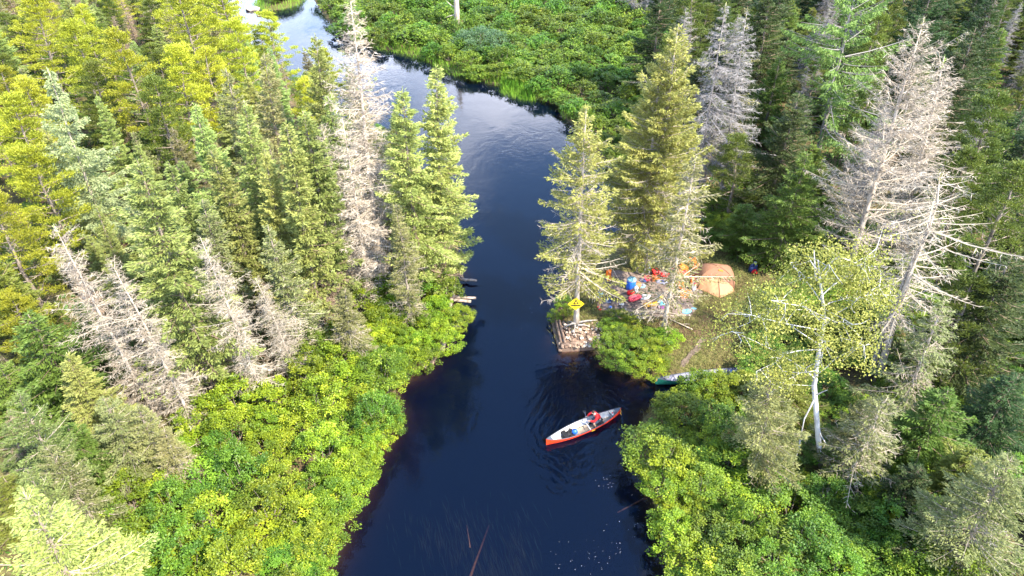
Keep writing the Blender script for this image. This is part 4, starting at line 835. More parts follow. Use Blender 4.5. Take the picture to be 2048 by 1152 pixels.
# loose things in the canoe
def put(name, label, cat, loc, rz=0.0, group=None):
    o = empty(name, loc, rz); tag(o, label, cat, group); return o
rz1 = cn1.rotation_euler.z
o = put('ball_bag', 'round blue dry bag lying in the red canoe', 'bag', in_canoe(X1(0.375), 0.02, 0.03), rz1)
link('bag_body', lathe('bag_body', [(0.06, 0), (0.13, 0.03), (0.17, 0.10), (0.175, 0.17), (0.14, 0.25), (0.07, 0.30), (0.05, 0.31)], M['blue'], 14), o); link('rolled_top', rbox('rolled_top', (0, 0, 0.33), (0.14, 0.05, 0.05), M['navy']), o)
o = put('pack', 'black soft pack lying behind the blue bag in the canoe', 'pack', in_canoe(X1(0.33), 0.17, 0.06), rz1 + 0.4)
link('pack_body', heap('pack_body', 0.52, 0.34, 0.2, M['black'], 4), o); link('strap', tube_me('strap', [(-0.2, 0.02, 0.13), (0, 0.05, 0.22), (0.2, 0.02, 0.12)], 0.018, M['charcoal'], 5), o)
def paddle(name, label, p0, p1, bladem, shaftm):
    p0, p1 = Vector(p0), Vector(p1); d = p1 - p0; L = d.length; o = empty(name, p0); tag(o, label, 'paddle')
    o.rotation_mode = 'QUATERNION'; o.rotation_quaternion = Vector((0, 0, 1)).rotation_difference(d.normalized())
    link('shaft', tube_me('shaft', [(0, 0, 0), (0, 0, L - 0.42)], 0.016, shaftm, 8), o)
    link('grip', rbox('grip', (0, 0, 0), (0.12, 0.03, 0.045), shaftm), o)
    q = [(-0.015, -0.45), (0.015, -0.45), (0.06, -0.36), (0.092, -0.2), (0.09, -0.05), (0.05, 0), (-0.05, 0), (-0.09, -0.05), (-0.092, -0.2), (-0.06, -0.36)]
    v = [(x, s * 0.008, L + z) for s in (-1, 1) for x, z in q]; n_ = len(q)
    link('blade', pm('blade', v, [tuple(range(n_)), tuple(range(n_, 2 * n_))[::-1]] + [(n_ + k, n_ + (k + 1) % n_, (k + 1) % n_, k) for k in range(n_)], bladem), o); return o
paddle('paddle', 'spare dark paddle lying along the canoe floor', in_canoe(X1(0.50), 0.17, 0.12), in_canoe(X1(0.27), 0.14, 0.28), M['black'], M['charcoal'])
o = put('water_jug', 'small white jug tucked in the stern of the canoe', 'jug', in_canoe(X1(0.885), -0.02, 0.13), rz1)
link('jug_body', lathe('jug_body', [(0.07, 0), (0.085, 0.03), (0.085, 0.2), (0.05, 0.27), (0.03, 0.29)], M['white'], 12), o); link('cap', lathe('cap', [(0.035, 0.285), (0.035, 0.33), (0.02, 0.335)], M['red'], 10), o)

# ------------------------------------------------------------------ people
def skin_mesh(name, chain, m, parent, sub=1, root=0):
    """chain: (verts {key:(pos, r)}, edges [(a,b)])"""
    keys = list(chain[0]); v = [chain[0][k][0] for k in keys]; e = [(keys.index(a), keys.index(b)) for a, b in chain[1]]
    me = bpy.data.meshes.new(name); me.from_pydata([tuple(map(float, p)) for p in v], e, []); me.materials.append(m)
    o = link(name, me, parent); md = o.modifiers.new('skin', 'SKIN'); md.use_smooth_shade = True
    for k, sv in zip(keys, me.skin_vertices[0].data):
        r_ = chain[0][k][1]; sv.radius = r_ if isinstance(r_, tuple) else (r_, r_); sv.use_root = (k == keys[root]); sv.use_loose = False
    sb = o.modifiers.new('sub', 'SUBSURF'); sb.levels = sub; sb.render_levels = sub; return o
def person(root, J, top_m, leg_m, shoe_m, hair_m, cap_m=None, short=True, face=(-1, 0, -0.3)):
    V = {k: np.array(p, float) for k, p in J.items()}; fd = np.array(face, float); fd /= np.linalg.norm(fd)
    S = {'pelvis': 0.115, 'spine': 0.125, 'chest': (0.16, 0.125), 'neck': 0.05, 'jaw': 0.065, 'head': 0.088, 'crown': 0.065}
    E = [('pelvis', 'spine'), ('spine', 'chest'), ('chest', 'neck'), ('neck', 'jaw'), ('jaw', 'head'), ('head', 'crown')]
    up = V['head'] - V['neck']; up /= np.linalg.norm(up)
    V['jaw'] = V['head'] - up * 0.085 + fd * 0.02; V['crown'] = V['head'] + up * 0.085; V['nose'] = V['head'] + fd * 0.105 - up * 0.01; S['nose'] = 0.014; E.append(('head', 'nose'))
    for s in ('l', 'r'):
        S.update({s + 'sh': 0.058, s + 'el': 0.042, s + 'wr': 0.028, s + 'pa': (0.036, 0.02), s + 'hip': 0.085, s + 'kn': 0.058, s + 'an': 0.038, s + 'toe': 0.035})
        V[s + 'pa'] = V[s + 'wr'] + (V[s + 'ha'] - V[s + 'wr']) * 0.5
        E += [('chest', s + 'sh'), (s + 'sh', s + 'el'), (s + 'el', s + 'wr'), (s + 'wr', s + 'pa'), ('pelvis', s + 'hip'), (s + 'hip', s + 'kn'), (s + 'kn', s + 'an'), (s + 'an', s + 'toe')]
        d = V[s + 'ha'] - V[s + 'wr']; d /= np.linalg.norm(d) + 1e-9; sd_ = np.cross(d, [0.1, 0.2, 1.0]); sd_ /= np.linalg.norm(sd_) + 1e-9
        for q, (o_, ln) in enumerate([(-0.032, 0.075), (-0.011, 0.085), (0.011, 0.08), (0.032, 0.062)]):
            a_, b_ = s + 'f%d' % q, s + 'g%d' % q; V[a_] = V[s + 'pa'] + d * 0.045 + sd_ * o_; V[b_] = V[a_] + d * ln * 0.6 + np.array([0, 0, -0.03]); S[a_] = 0.010; S[b_] = 0.008; E += [(s + 'pa', a_), (a_, b_)]
        V[s + 't0'] = V[s + 'wr'] + d * 0.03 + sd_ * 0.045; V[s + 't1'] = V[s + 't0'] + d * 0.04 + sd_ * 0.015; S[s + 't0'] = 0.012; S[s + 't1'] = 0.009; E += [(s + 'wr', s + 't0'), (s + 't0', s + 't1')]
    body = skin_mesh('body', ({k: (V[k], S[k]) for k in S}, E), M['skin'], root)
    pick = lambda ks, add: ({k: (V[k], tuple(x + add for x in S[k]) if isinstance(S[k], tuple) else S[k] + add) for k in ks}, [e_ for e_ in E if e_[0] in ks and e_[1] in ks])
    arms = ['lsh', 'rsh', 'lel', 'rel'] + ([] if short else ['lwr', 'rwr'])
    if short:
        for s in 'lr': V[s + 'el'] = V[s + 'sh'] + (V[s + 'el'] - V[s + 'sh']) * 0.75
    sh_ = pick(['pelvis', 'spine', 'chest', 'neck'] + arms, 0.024); sh_[0]['pelvis'] = (V['pelvis'], 0.15); sh_[0]['spine'] = (V['spine'], 0.175); sh_[0]['chest'] = (V['chest'], (0.21, 0.18)); sh_[0]['neck'] = (V['chest'] + (V['neck'] - V['chest']) * 0.75, 0.085)
    skin_mesh('shirt', sh_, top_m, root)
    for s in 'lr': V[s + 'kn'] = V[s + 'hip'] + (V[s + 'kn'] - V[s + 'hip']) * 0.93; V[s + 'an2'] = V[s + 'an']
    V['spine'] = V['pelvis'] + (V['spine'] - V['pelvis']) * 0.3
    skin_mesh('shorts', pick(['pelvis', 'spine', 'lhip', 'rhip', 'lkn', 'rkn'], 0.026), leg_m, root)
    for s in 'lr':
        a_, b_ = V[s + 'an'], V[s + 'toe']; skin_mesh('shoe', ({'a': (a_ + (a_ - b_) * 0.25 - [0, 0, 0.015], 0.045), 'b': ((a_ + b_) / 2 - [0, 0, 0.005], 0.048), 'c': (b_ + (b_ - a_) * 0.15, 0.035)}, [('a', 'b'), ('b', 'c')]), shoe_m, root)
    h_ = V['head']; back = h_ - fd * 0.035 + up * 0.035
    skin_mesh('hair', ({'a': (back - up * 0.05 - fd * 0.03, 0.075), 'b': (back + up * 0.02, 0.098), 'c': (back + up * 0.075 + fd * 0.015, 0.072)}, [('a', 'b'), ('b', 'c')]), hair_m, root)
    sd_ = np.cross(fd, up)
    for q in (-1, 1):
        link('eye', lathe('eye', [(0.004, -0.009), (0.011, 0), (0.004, 0.009)], M['black'], 8), root).location = tuple(h_ + fd * 0.088 + up * 0.012 + sd_ * q * 0.034)
        link('ear', rbox('ear', h_ + sd_ * q * 0.094 - fd * 0.01, (0.025, 0.025, 0.06), M['skin']), root)
    link('mouth', rbox('mouth', h_ + fd * 0.083 - up * 0.055, (0.04, 0.04, 0.012), M['pink']), root)
    return body
# paddler: sits on the rear seat, leans forward over the paddle (local frame of the canoe, facing -x)
pr_ = empty('person', in_canoe(X1(0.70), 0, 0.0), rz1)
tag(pr_, 'person in a red jacket paddling the red canoe', 'person')
J = dict(pelvis=(0.0, 0, 0.42), spine=(-0.08, 0.0, 0.60), chest=(-0.22, 0.02, 0.80), neck=(-0.32, 0.03, 0.94), head=(-0.40, 0.04, 1.05),
         lsh=(-0.24, -0.19, 0.84), lel=(-0.48, -0.25, 0.66), lwr=(-0.64, -0.06, 0.60), lha=(-0.74, 0.03, 0.60),
         rsh=(-0.25, 0.22, 0.84), rel=(-0.40, 0.36, 0.66), rwr=(-0.52, 0.36, 0.52), rha=(-0.58, 0.42, 0.48),
         lhip=(-0.03, -0.11, 0.40), lkn=(-0.46, -0.17, 0.40), lan=(-0.30, -0.20, 0.10), ltoe=(-0.46, -0.21, 0.09),
         rhip=(-0.03, 0.11, 0.40), rkn=(-0.46, 0.14, 0.40), ran=(-0.34, 0.17, 0.10), rtoe=(-0.50, 0.18, 0.09))
person(pr_, J, M['red'], M['dgrey'], M['black'], M['hair'], short=False, face=(-0.9, 0.1, -0.5))
link('collar', tube_me('collar', [(-0.36, -0.04, 0.93), (-0.385, 0.03, 0.92), (-0.36, 0.10, 0.93), (-0.30, 0.10, 0.955), (-0.27, 0.03, 0.965), (-0.30, -0.04, 0.955), (-0.36, -0.04, 0.93)], 0.015, M['white'], 6), pr_)
bpy.context.view_layer.update()
pm_w = pr_.matrix_basis
paddle('paddle', 'pale paddle in the hands of the paddler', pm_w @ Vector((-0.80, 0.0, 0.62)), pm_w @ Vector((-0.10, 1.25, -0.06)), M['dgrey'], M['lav'])

# ------------------------------------------------------------------ beached canoe
B1 = at(1312, 762, 0.35); B2 = at(1500, 740, 0.35)
cn2, X2, hb2 = canoe('canoe', 'dark green canoe with grey inside beached behind the alders', 'canoe', B1, B2, M['green'], M['lav'], 0.02, M['dgrey'])
cn2.rotation_euler.x = R(-7)
seat(cn2, X2, 0.28, hb2, M['black']); seat(cn2, X2, 0.70, hb2, M['black'])
for s_ in (0.20, 0.50, 0.60): link('thwart', tube_me('thwart', [(X2(s_), -hb2(s_), 0.36), (X2(s_), hb2(s_), 0.36)], 0.02, M['charcoal'] if s_ == 0.2 else M['mustard'], 6), cn2)
link('bow_cap', lathe('bow_cap', [(0.02, -0.12), (0.06, -0.08), (0.075, 0.0), (0.05, 0.07), (0.01, 0.09)], M['brown'], 10), cn2).location = (X2(0.005), 0, 0.44)
link('name_plate', pm('name_plate', [(X2(0.04), -0.075, 0.40), (X2(0.085), -0.145, 0.36), (X2(0.085), -0.15, 0.43), (X2(0.04), -0.085, 0.47)], [(0, 1, 2, 3)], M['white']), cn2)
bpy.context.view_layer.update()
o = put('dry_bag', 'blue barrel shaped bag lying in the beached canoe', 'bag', cn2.matrix_basis @ Vector((X2(0.82), 0.02, 0.10)), cn2.rotation_euler.z)
link('bag_body', heap('bag_body', 0.55, 0.42, 0.34, M['blue'], 8, 4), o); link('lid', rbox('lid', (-0.24, 0, 0.15), (0.08, 0.34, 0.26), M['navy']), o)
o = put('pack', 'dark pack standing in the middle of the beached canoe', 'pack', cn2.matrix_basis @ Vector((X2(0.62), 0.05, 0.10)), cn2.rotation_euler.z)
link('pack_body', heap('pack_body', 0.36, 0.40, 0.26, M['black'], 9), o); link('strap', tube_me('strap', [(-0.1, -0.15, 0.12), (-0.05, 0, 0.27), (-0.1, 0.15, 0.12)], 0.016, M['charcoal'], 5), o)

# ------------------------------------------------------------------ tent
tc_ = at(1428, 566, 0.55); tz = gz(tc_[0], tc_[1])
tent = empty('tent', (tc_[0], tc_[1], tz), R(-10)); tent.scale = (0.9, 0.9, 0.95); tag(tent, 'tan orange dome tent pitched at the edge of the camp', 'tent')
def tent_dome(cx, w_, d_, h_, m, nm, ns=10, nf=8):
    ang = [R(a_) for a_ in (38, 142, 218, 322)]; v = []; f = []
    for p_ in range(4):
        a0, a1 = ang[p_], ang[(p_ + 1) % 4] + (2 * math.pi if p_ == 3 else 0); b0_ = len(v)
        for s_ in range(ns + 1):
            t = s_ / ns * math.pi / 2
            P0 = np.array([math.cos(a0) * w_ * math.sin(t) ** 0.9, math.sin(a0) * d_ * math.sin(t) ** 0.9, h_ * math.cos(t) ** 0.85]); P1 = np.array([math.cos(a1) * w_ * math.sin(t) ** 0.9, math.sin(a1) * d_ * math.sin(t) ** 0.9, h_ * math.cos(t) ** 0.85])
            for q in range(nf + 1):
                u_ = q / nf; p = P0 * (1 - u_) + P1 * u_; bul = 1 + 0.09 * math.sin(u_ * math.pi) * math.sin(t); p[:2] *= bul; p[2] += 0.05 * math.sin(u_ * math.pi) * math.sin(2 * t) + 0.012 * math.sin(9 * u_ * math.pi) * math.sin(t) ** 3
                p[0] += cx; v.append(p)
        for s_ in range(ns):
            for q in range(nf): f.append((b0_ + s_ * (nf + 1) + q, b0_ + (s_ + 1) * (nf + 1) + q, b0_ + (s_ + 1) * (nf + 1) + q + 1, b0_ + s_ * (nf + 1) + q + 1))
    return pm(nm, v, f, m, True), ang
me, ang = tent_dome(0, 1.75, 1.55, 1.45, M['tent2'], 'canopy'); link('canopy', me, tent)
for k in range(2):                                   # the two crossing poles
    a_ = ang[k]; t = np.linspace(-math.pi / 2, math.pi / 2, 21); sn = np.sign(t) * np.abs(np.sin(t)) ** 0.9
    link('pole', tube_me('pole', np.column_stack([math.cos(a_) * 1.765 * sn, math.sin(a_) * 1.565 * sn, 1.465 * np.abs(np.cos(t)) ** 0.85 + 0.01]), 0.014, M['tent2'], 5), tent)
# front porch of the fly: light panels from the ridge to a peg in front
top_ = np.array([0.0, -0.02, 1.49]); mid_ = np.array([0.25, -1.15, 1.12]); peg_ = np.array([0.30, -2.05, 0.02]); lc = np.array([-1.30, -1.10, 0.04]); rc = np.array([1.45, -0.95, 0.04])
ls = np.array([-0.95, -0.72, 0.98]); rs = np.array([1.05, -0.66, 1.0])
def strip(a0, a1, b0_, b1_, nm, m, n_=10, k_=8):
    v = []
    for i_ in range(n_ + 1):
        t = i_ / n_; A = a0 * (1 - t) + a1 * t; B_ = b0_ * (1 - t) + b1_ * t
        for j_ in range(k_ + 1):
            u_ = j_ / k_; p = A * (1 - u_) + B_ * u_; p = p + np.array([0, -0.10, 0.12]) * math.sin(u_ * math.pi) * 0.6 + np.array([0, -0.018, 0.018]) * math.sin(u_ * 14 + t * 2) * t; v.append(p)
    f = [(i_ * (k_ + 1) + j_, (i_ + 1) * (k_ + 1) + j_, (i_ + 1) * (k_ + 1) + j_ + 1, i_ * (k_ + 1) + j_ + 1) for i_ in range(n_) for j_ in range(k_)]
    return pm(nm, v, f, m, True)
fly = link('rain_fly', strip(top_, peg_, ls, lc, 'fly_left', M['tent']), tent); link('fly_panel', strip(top_, peg_, rs, rc, 'fly_right', M['tent']), fly)
link('zip_seam', tube_me('zip_seam', [top_ + [0.0, -0.1, 0.04], (top_ + peg_) / 2 + [0, -0.03, 0.05], peg_ + [0, 0, 0.04]], 0.016, M['tent2'], 5), fly)
link('vent', pm('vent', [(0.05, -0.42, 1.46), (0.42, -0.45, 1.40), (0.38, -0.52, 1.33), (0.05, -0.5, 1.40)], [(0, 1, 2, 3)], M['orange']), fly)
link('door_pull', tube_me('door_pull', [(0.35, -1.2, 0.98), (0.6, -1.15, 0.90), (0.95, -1.05, 0.86)], 0.022, M['charcoal'], 5), fly)
link('guy_line', tube_me('guy_line', [lc, lc + [-0.6, -0.35, 0.0]], 0.01, M['orange'], 4), tent)

# ------------------------------------------------------------------ camp things
def spot(u, v, dz=0.0): p = at(u, v, 0.55); z = gz(p[0], p[1]) + 0.035; p = at(u, v, z); return (p[0], p[1], z + dz)
o = put('camp_barrel', 'blue barrel with pale lid beside the big spruce trunks', 'barrel', spot(1261, 578))
link('barrel_body', lathe('barrel_body', [(0.26, 0), (0.30, 0.04), (0.32, 0.25), (0.32, 0.55), (0.30, 0.74), (0.27, 0.78)], M['blue'], 18), o)
link('lid', lathe('lid', [(0.29, 0.78), (0.30, 0.80), (0.30, 0.84), (0.24, 0.87)], M['cyan'], 18), o); link('clamp_ring', lathe('clamp_ring', [(0.30, 0.755), (0.315, 0.765), (0.315, 0.785), (0.30, 0.79)], M['grey'], 18), o)
def dry_bag(label, u, v, m, L_, r_, rz, group=None, name='dry_bag'):
    o = put(name, label, 'bag', spot(u, v, r_ * 0.85), rz, group)
    b0_ = link('bag_body', lathe('bag_body', [(0.02, -L_ / 2), (r_ * 0.8, -L_ / 2 + 0.02), (r_, -L_ / 2 + 0.1), (r_ * 1.04, 0), (r_, L_ / 2 - 0.12), (r_ * 0.6, L_ / 2 - 0.02), (r_ * 0.35, L_ / 2)], m, 14), o); b0_.rotation_euler = (R(90), 0, R(90))
    link('rolled_top', rbox('rolled_top', (L_ / 2 + 0.03, 0, 0), (0.07, r_ * 1.6, 0.07), M['charcoal']), o); return o
dry_bag('red dry bag leaning against the blue barrel', 1261, 588, M['red'], 0.5, 0.17, 0.4)
dry_bag('long pink red dry bag lying in the middle of the camp', 1269, 600, M['pink'], 0.95, 0.20, 0.45)
dry_bag('orange yellow rolled sleeping mat beside the log bench', 1301, 612, M['mustard'], 1.05, 0.15, 0.25, name='sleeping_mat')
dry_bag('yellow stuff sack above the blue cloth', 1322, 598, M['yellow'], 0.45, 0.16, 0.2)
o = put('folding_chair', 'orange folding camp chair on the bare soil', 'chair', spot(1218, 558), 0.25)
link('seat_pad', rbox('seat_pad', (0, 0, 0.06), (0.40, 0.44, 0.08), M['orange']), o); link('back_pad', rbox('back_pad', (0.04, 0.26, 0.32), (0.38, 0.07, 0.52), M['orange']), o); link('strap', rbox('strap', (0.05, 0.215, 0.36), (0.05, 0.02, 0.2), M['brown']), o)
def cloth(label, u, v, m, w_, d_, h_, seed, rz=0.0, name='cloth', cat='cloth', trim=None):
    o = put(name, label, cat, spot(u, v), rz); link('fabric', heap('fabric', w_, d_, h_, m, seed), o)
    if trim: link('trim', heap('trim', w_ * 0.5, d_ * 0.45, h_ * 0.5, trim, seed + 50), o).location = (w_ * 0.12, -d_ * 0.1, h_ * 0.72)
    return o
cloth('blue grey tarp bundle beside the half dead spruce', 1321, 607, M['teal'], 0.7, 0.5, 0.18, 21)
cloth('purple shirt dropped below the tarp bundle', 1322, 615, M['purple'], 0.4, 0.35, 0.12, 22)
cloth('pale cyan shirt lying on the grass', 1373, 623, M['cyan'], 0.8, 0.42, 0.12, 23, 0.5)
cloth('small cyan cloth right of the pale shirt', 1387, 617, M['cyan'], 0.35, 0.2, 0.07, 24)
cloth('pale blue towel crumpled beside the white jug', 1282, 573, M['cyan'], 0.55, 0.45, 0.2, 25, trim=M['lav'])
cloth('grey sweater under the red life jackets', 1323, 565, M['lav'], 0.8, 0.45, 0.2, 26, trim=M['navy'])
cloth('grey sleeping bag heap left of the orange jackets', 1351, 578, M['lav'], 0.75, 0.7, 0.25, 27)
cloth('white bag standing right of the orange jackets', 1387, 578, M['white'], 0.38, 0.4, 0.55, 28, trim=M['pink'])
cloth('blue white shoe bag at the edge of the low bush', 1220, 616, M['lav'], 0.3, 0.35, 0.15, 29, trim=M['blue'])
cloth('white cup towel on the log bench', 1243, 609, M['white'], 0.32, 0.22, 0.12, 30)
cloth('grey crumpled jacket in front of the fire ring', 1217, 602, M['lav'], 0.5, 0.55, 0.12, 31, trim=M['navy'])
cloth('black pack open beside the orange jackets', 1353, 562, M['charcoal'], 0.7, 0.5, 0.4, 32, name='pack', cat='pack', trim=M['white'])
cloth('dark net bag at the foot of the big spruce', 1286, 562, M['navy'], 0.5, 0.4, 0.22, 33, name='pack', cat='pack')
cloth('grey rumpled blanket right of the pink bag', 1288, 594, M['grey'], 0.9, 0.6, 0.14, 34)
o = put('basket', 'round brown basket right of the blue barrel', 'basket', spot(1275, 574)); link('basket_body', lathe('basket_body', [(0.20, 0), (0.25, 0.12), (0.26, 0.24), (0.22, 0.30), (0.10, 0.33)], M['brown'], 14), o); link('handle', tube_me('handle', [(-0.2, 0, 0.28), (0, 0, 0.45), (0.2, 0, 0.28)], 0.015, M['brown'], 5), o)
o = put('water_jug', 'white water jug right of the red dry bag', 'jug', spot(1271, 584)); link('jug_body', lathe('jug_body', [(0.14, 0), (0.17, 0.05), (0.17, 0.36), (0.10, 0.46), (0.05, 0.49)], M['white'], 14), o); link('cap', lathe('cap', [(0.05, 0.49), (0.05, 0.54), (0.03, 0.55)], M['cyan'], 10), o)
o = put('camp_pot', 'dark pot standing by the low bush', 'pot', spot(1233, 598)); link('pot_body', lathe('pot_body', [(0.12, 0), (0.15, 0.03), (0.15, 0.18), (0.16, 0.19), (0.13, 0.19), (0.12, 0.06)], M['charcoal'], 14), o); link('handle', tube_me('handle', [(-0.15, 0, 0.18), (0, 0, 0.32), (0.15, 0, 0.18)], 0.01, M['grey'], 5), o)
# life jackets
vest_poly = [(-0.27, 0), (0.27, 0), (0.28, 0.28), (0.20, 0.38), (0.22, 0.56), (0.10, 0.58), (0.0, 0.34), (-0.10, 0.58), (-0.22, 0.56), (-0.20, 0.38), (-0.28, 0.28)]
def vest(label, u, v, m, rz, tilt=0.0, group=None):
    o = put('life_jacket', label, 'life jacket', spot(u, v, 0.02), rz); o.rotation_euler.x = tilt
    link('front_panel', prism('front_panel', vest_poly, 0.09, 0.17, m), o); link('back_panel', prism('back_panel', [(x * 1.04, y * 1.02 - 0.01) for x, y in vest_poly], 0.0, 0.075, m), o)
    for y_ in (0.07, 0.2): link('strap', pm('strap', *box_v((0, y_, 0.176), (0.52, 0.03, 0.012)), M['black']), o)
    link('buckle', rbox('buckle', (0.0, 0.2, 0.187), (0.06, 0.045, 0.02), M['grey']), o); return o
for lb, u, v, m_, rz_, t_ in [('red life jacket at the top of the pile near the spruce', 1316, 552, 'red', 0.4, 0.2), ('red life jacket right of the pile with dark side', 1324, 556, 'red', -0.8, 0.1), ('orange life jacket at the bottom of the red pile', 1313, 563, 'orange', 0.1, 0.0),
        ('pink red life jacket left of the pile', 1300, 560, 'pink', 1.2, 0.0), ('red life jacket behind the half dead spruce', 1352, 543, 'red', 0.9, 0.3), ('red life jacket by the black pack', 1361, 554, 'red', -0.4, 0.2),
        ('orange life jacket above the grey heap', 1363, 568, 'orange', 0.3, 0.5), ('bright orange life jacket lying flat by the grey heap', 1361, 580, 'orange', 0.0, 0.1), ('orange life jacket at the left of the spread row', 1370, 542, 'orange', 0.7, 0.3),
        ('orange life jacket at the top of the spread row', 1383, 530, 'orange', -0.3, 0.3), ('orange life jacket in the middle of the spread row', 1377, 547, 'orange', 1.6, 0.0), ('orange life jacket nearest the tent', 1390, 542, 'orange', -0.9, 0.2),
        ('small orange jacket below the white bag', 1379, 592, 'orange', 0.5, 0.0), ('orange life jacket behind the white bag', 1390, 570, 'orange', 0.2, 0.8), ('orange jacket lower left of the white bag', 1370, 590, 'orange', 2.2, 0.0), ('orange jacket left of the tent door', 1392, 556, 'orange', 2.0, 0.0)]:
    vest(lb, u, v, M[m_], rz_, t_)
# navy backpack right of the tent
o = put('backpack', 'navy backpack with white patch standing right of the tent', 'backpack', spot(1505, 543), 0.2)
link('pack_body', heap('pack_body', 0.55, 0.45, 0.85, M['navy'], 61, 3), o); link('patch', heap('patch', 0.25, 0.2, 0.08, M['white'], 62), o).location = (0.02, -0.05, 0.80); link('side_pocket', heap('side_pocket', 0.4, 0.25, 0.3, M['red'], 63), o).location = (0.0, -0.22, 0.02)
# white cloths hung on the trunks
for lb, u, v, dz in [('white towel hanging on the right trunk of the golden spruce', 1294, 548, 1.3), ('small white rag tied to the left trunk of the golden spruce', 1276, 547, 2.0)]:
    p = spot(u, v); w0 = 0.26 if dz < 1.6 else 0.2; h0 = 0.95 if dz < 1.6 else 0.3; o = put('towel', lb, 'towel', (p[0], p[1] - 0.35, p[2] + dz - h0))
    v_ = [(x * w0 * (0.7 + 0.3 * z), -0.02 + 0.03 * math.sin(x * 7 + z * 3) + s_ * 0.008, z * h0) for s_ in (0, 1) for z in (0, 0.33, 0.66, 1) for x in (-0.5, -0.17, 0.17, 0.5)]
    f_ = [(s_ * 16 + r_ * 4 + q, s_ * 16 + r_ * 4 + q + 1, s_ * 16 + r_ * 4 + q + 5, s_ * 16 + r_ * 4 + q + 4) for s_ in (0, 1) for r_ in range(3) for q in range(3)]
    link('fabric', pm('towel_fabric', v_, f_, M['white'], True), o)
# fire ring
def rock_mesh(seed, m, flat=0.7):
    import bmesh
    r_ = np.random.default_rng(seed); bm = bmesh.new(); bmesh.ops.create_icosphere(bm, subdivisions=1, radius=0.5)
    sc_ = np.array([1, r_.uniform(0.65, 0.95), r_.uniform(flat * 0.7, flat)])
    for v in bm.verts: v.co = Vector(np.array(v.co) * sc_ * (1 + r_.normal() * 0.10))
    me = bpy.data.meshes.new('rock'); bm.to_mesh(me); bm.free(); me.materials.append(m); return me
M['stone_pale'] = plain('pale_stone', (0.21, 0.15, 0.105), 0.85, 0.2, var=0.3, scale=4); M['stone_white'] = plain('white_stone', (0.36, 0.30, 0.235), 0.85, 0.2, var=0.2, scale=4)
M['stone_brown'] = plain('brown_stone', (0.13, 0.085, 0.06), 0.9, 0.15, var=0.35, scale=4); M['stone_dark'] = plain('sooty_stone', (0.10, 0.075, 0.08), 0.9, 0.1, var=0.4, scale=4)
RK = {k: [rock_mesh(70 + q * 3 + j_, M[k]) for j_ in range(3)] for q, k in enumerate(('stone_pale', 'stone_white', 'stone_brown', 'stone_dark'))}
o = put('fire_ring', 'ring of sooty stones with charred wood in the camp', 'fire ring', spot(1222, 588))
for k in range(11):
    a_ = k * 0.571; s_ = link('stone', RK['stone_dark' if k % 3 else 'stone_pale'][k % 3], o); s_.location = (math.cos(a_) * 0.5, math.sin(a_) * 0.5, 0.08); s_.scale = [0.28 + 0.08 * rng.random()] * 3; s_.rotation_euler = (0, 0, a_ * 3)
for k in range(4): link('charred_log', tube_me('charred_log', [(-0.32 + 0.05 * k, 0.2 - 0.15 * k, 0.05), (0.3, -0.12 + 0.1 * k, 0.14)], 0.045, M['charcoal'], 6), o)
# loose bare branches on the soil and the log seats
for k, (u0, v0, u1, v1, r_, lb) in enumerate([(1226, 540, 1244, 570, 0.03, 'bare forked stick lying on the soil by the barrel'), (1262, 632, 1292, 629, 0.11, 'upper log of the pair laid as a bench'), (1260, 640, 1290, 638, 0.10, 'lower log of the pair laid as a bench'),
        (1243, 615, 1248, 634, 0.06, 'short upright stick beside the low bush'), (1251, 618, 1255, 632, 0.05, 'short stick right of the upright one'), (1340, 640, 1385, 660, 0.05, 'fallen grey branch below the half dead spruce'), (1318, 668, 1346, 700, 0.04, 'thin fallen branch by the landing')]):
    a_, b_ = np.array(spot(u0, v0, r_ * 0.8)), np.array(spot(u1, v1, r_ * 0.8)); o = put('fallen_log' if r_ > 0.08 else 'fallen_branch', lb, 'log', a_)
    d = b_ - a_; link('stem', tube_me('stem', [(0, 0, 0), d * 0.5 + rng.normal(size=3) * r_ * 0.4, d], np.array([r_, r_ * 0.9, r_ * 0.7]), M['bark_pale'] if r_ < 0.08 else M['bark_grey'], 7), o)
    if r_ < 0.08: link('twig', tube_me('twig', [d * 0.45, d * 0.7 + np.array([0.25, 0.1, 0.12])], np.array([r_ * 0.6, r_ * 0.2]), M['bark_pale'], 5), o)

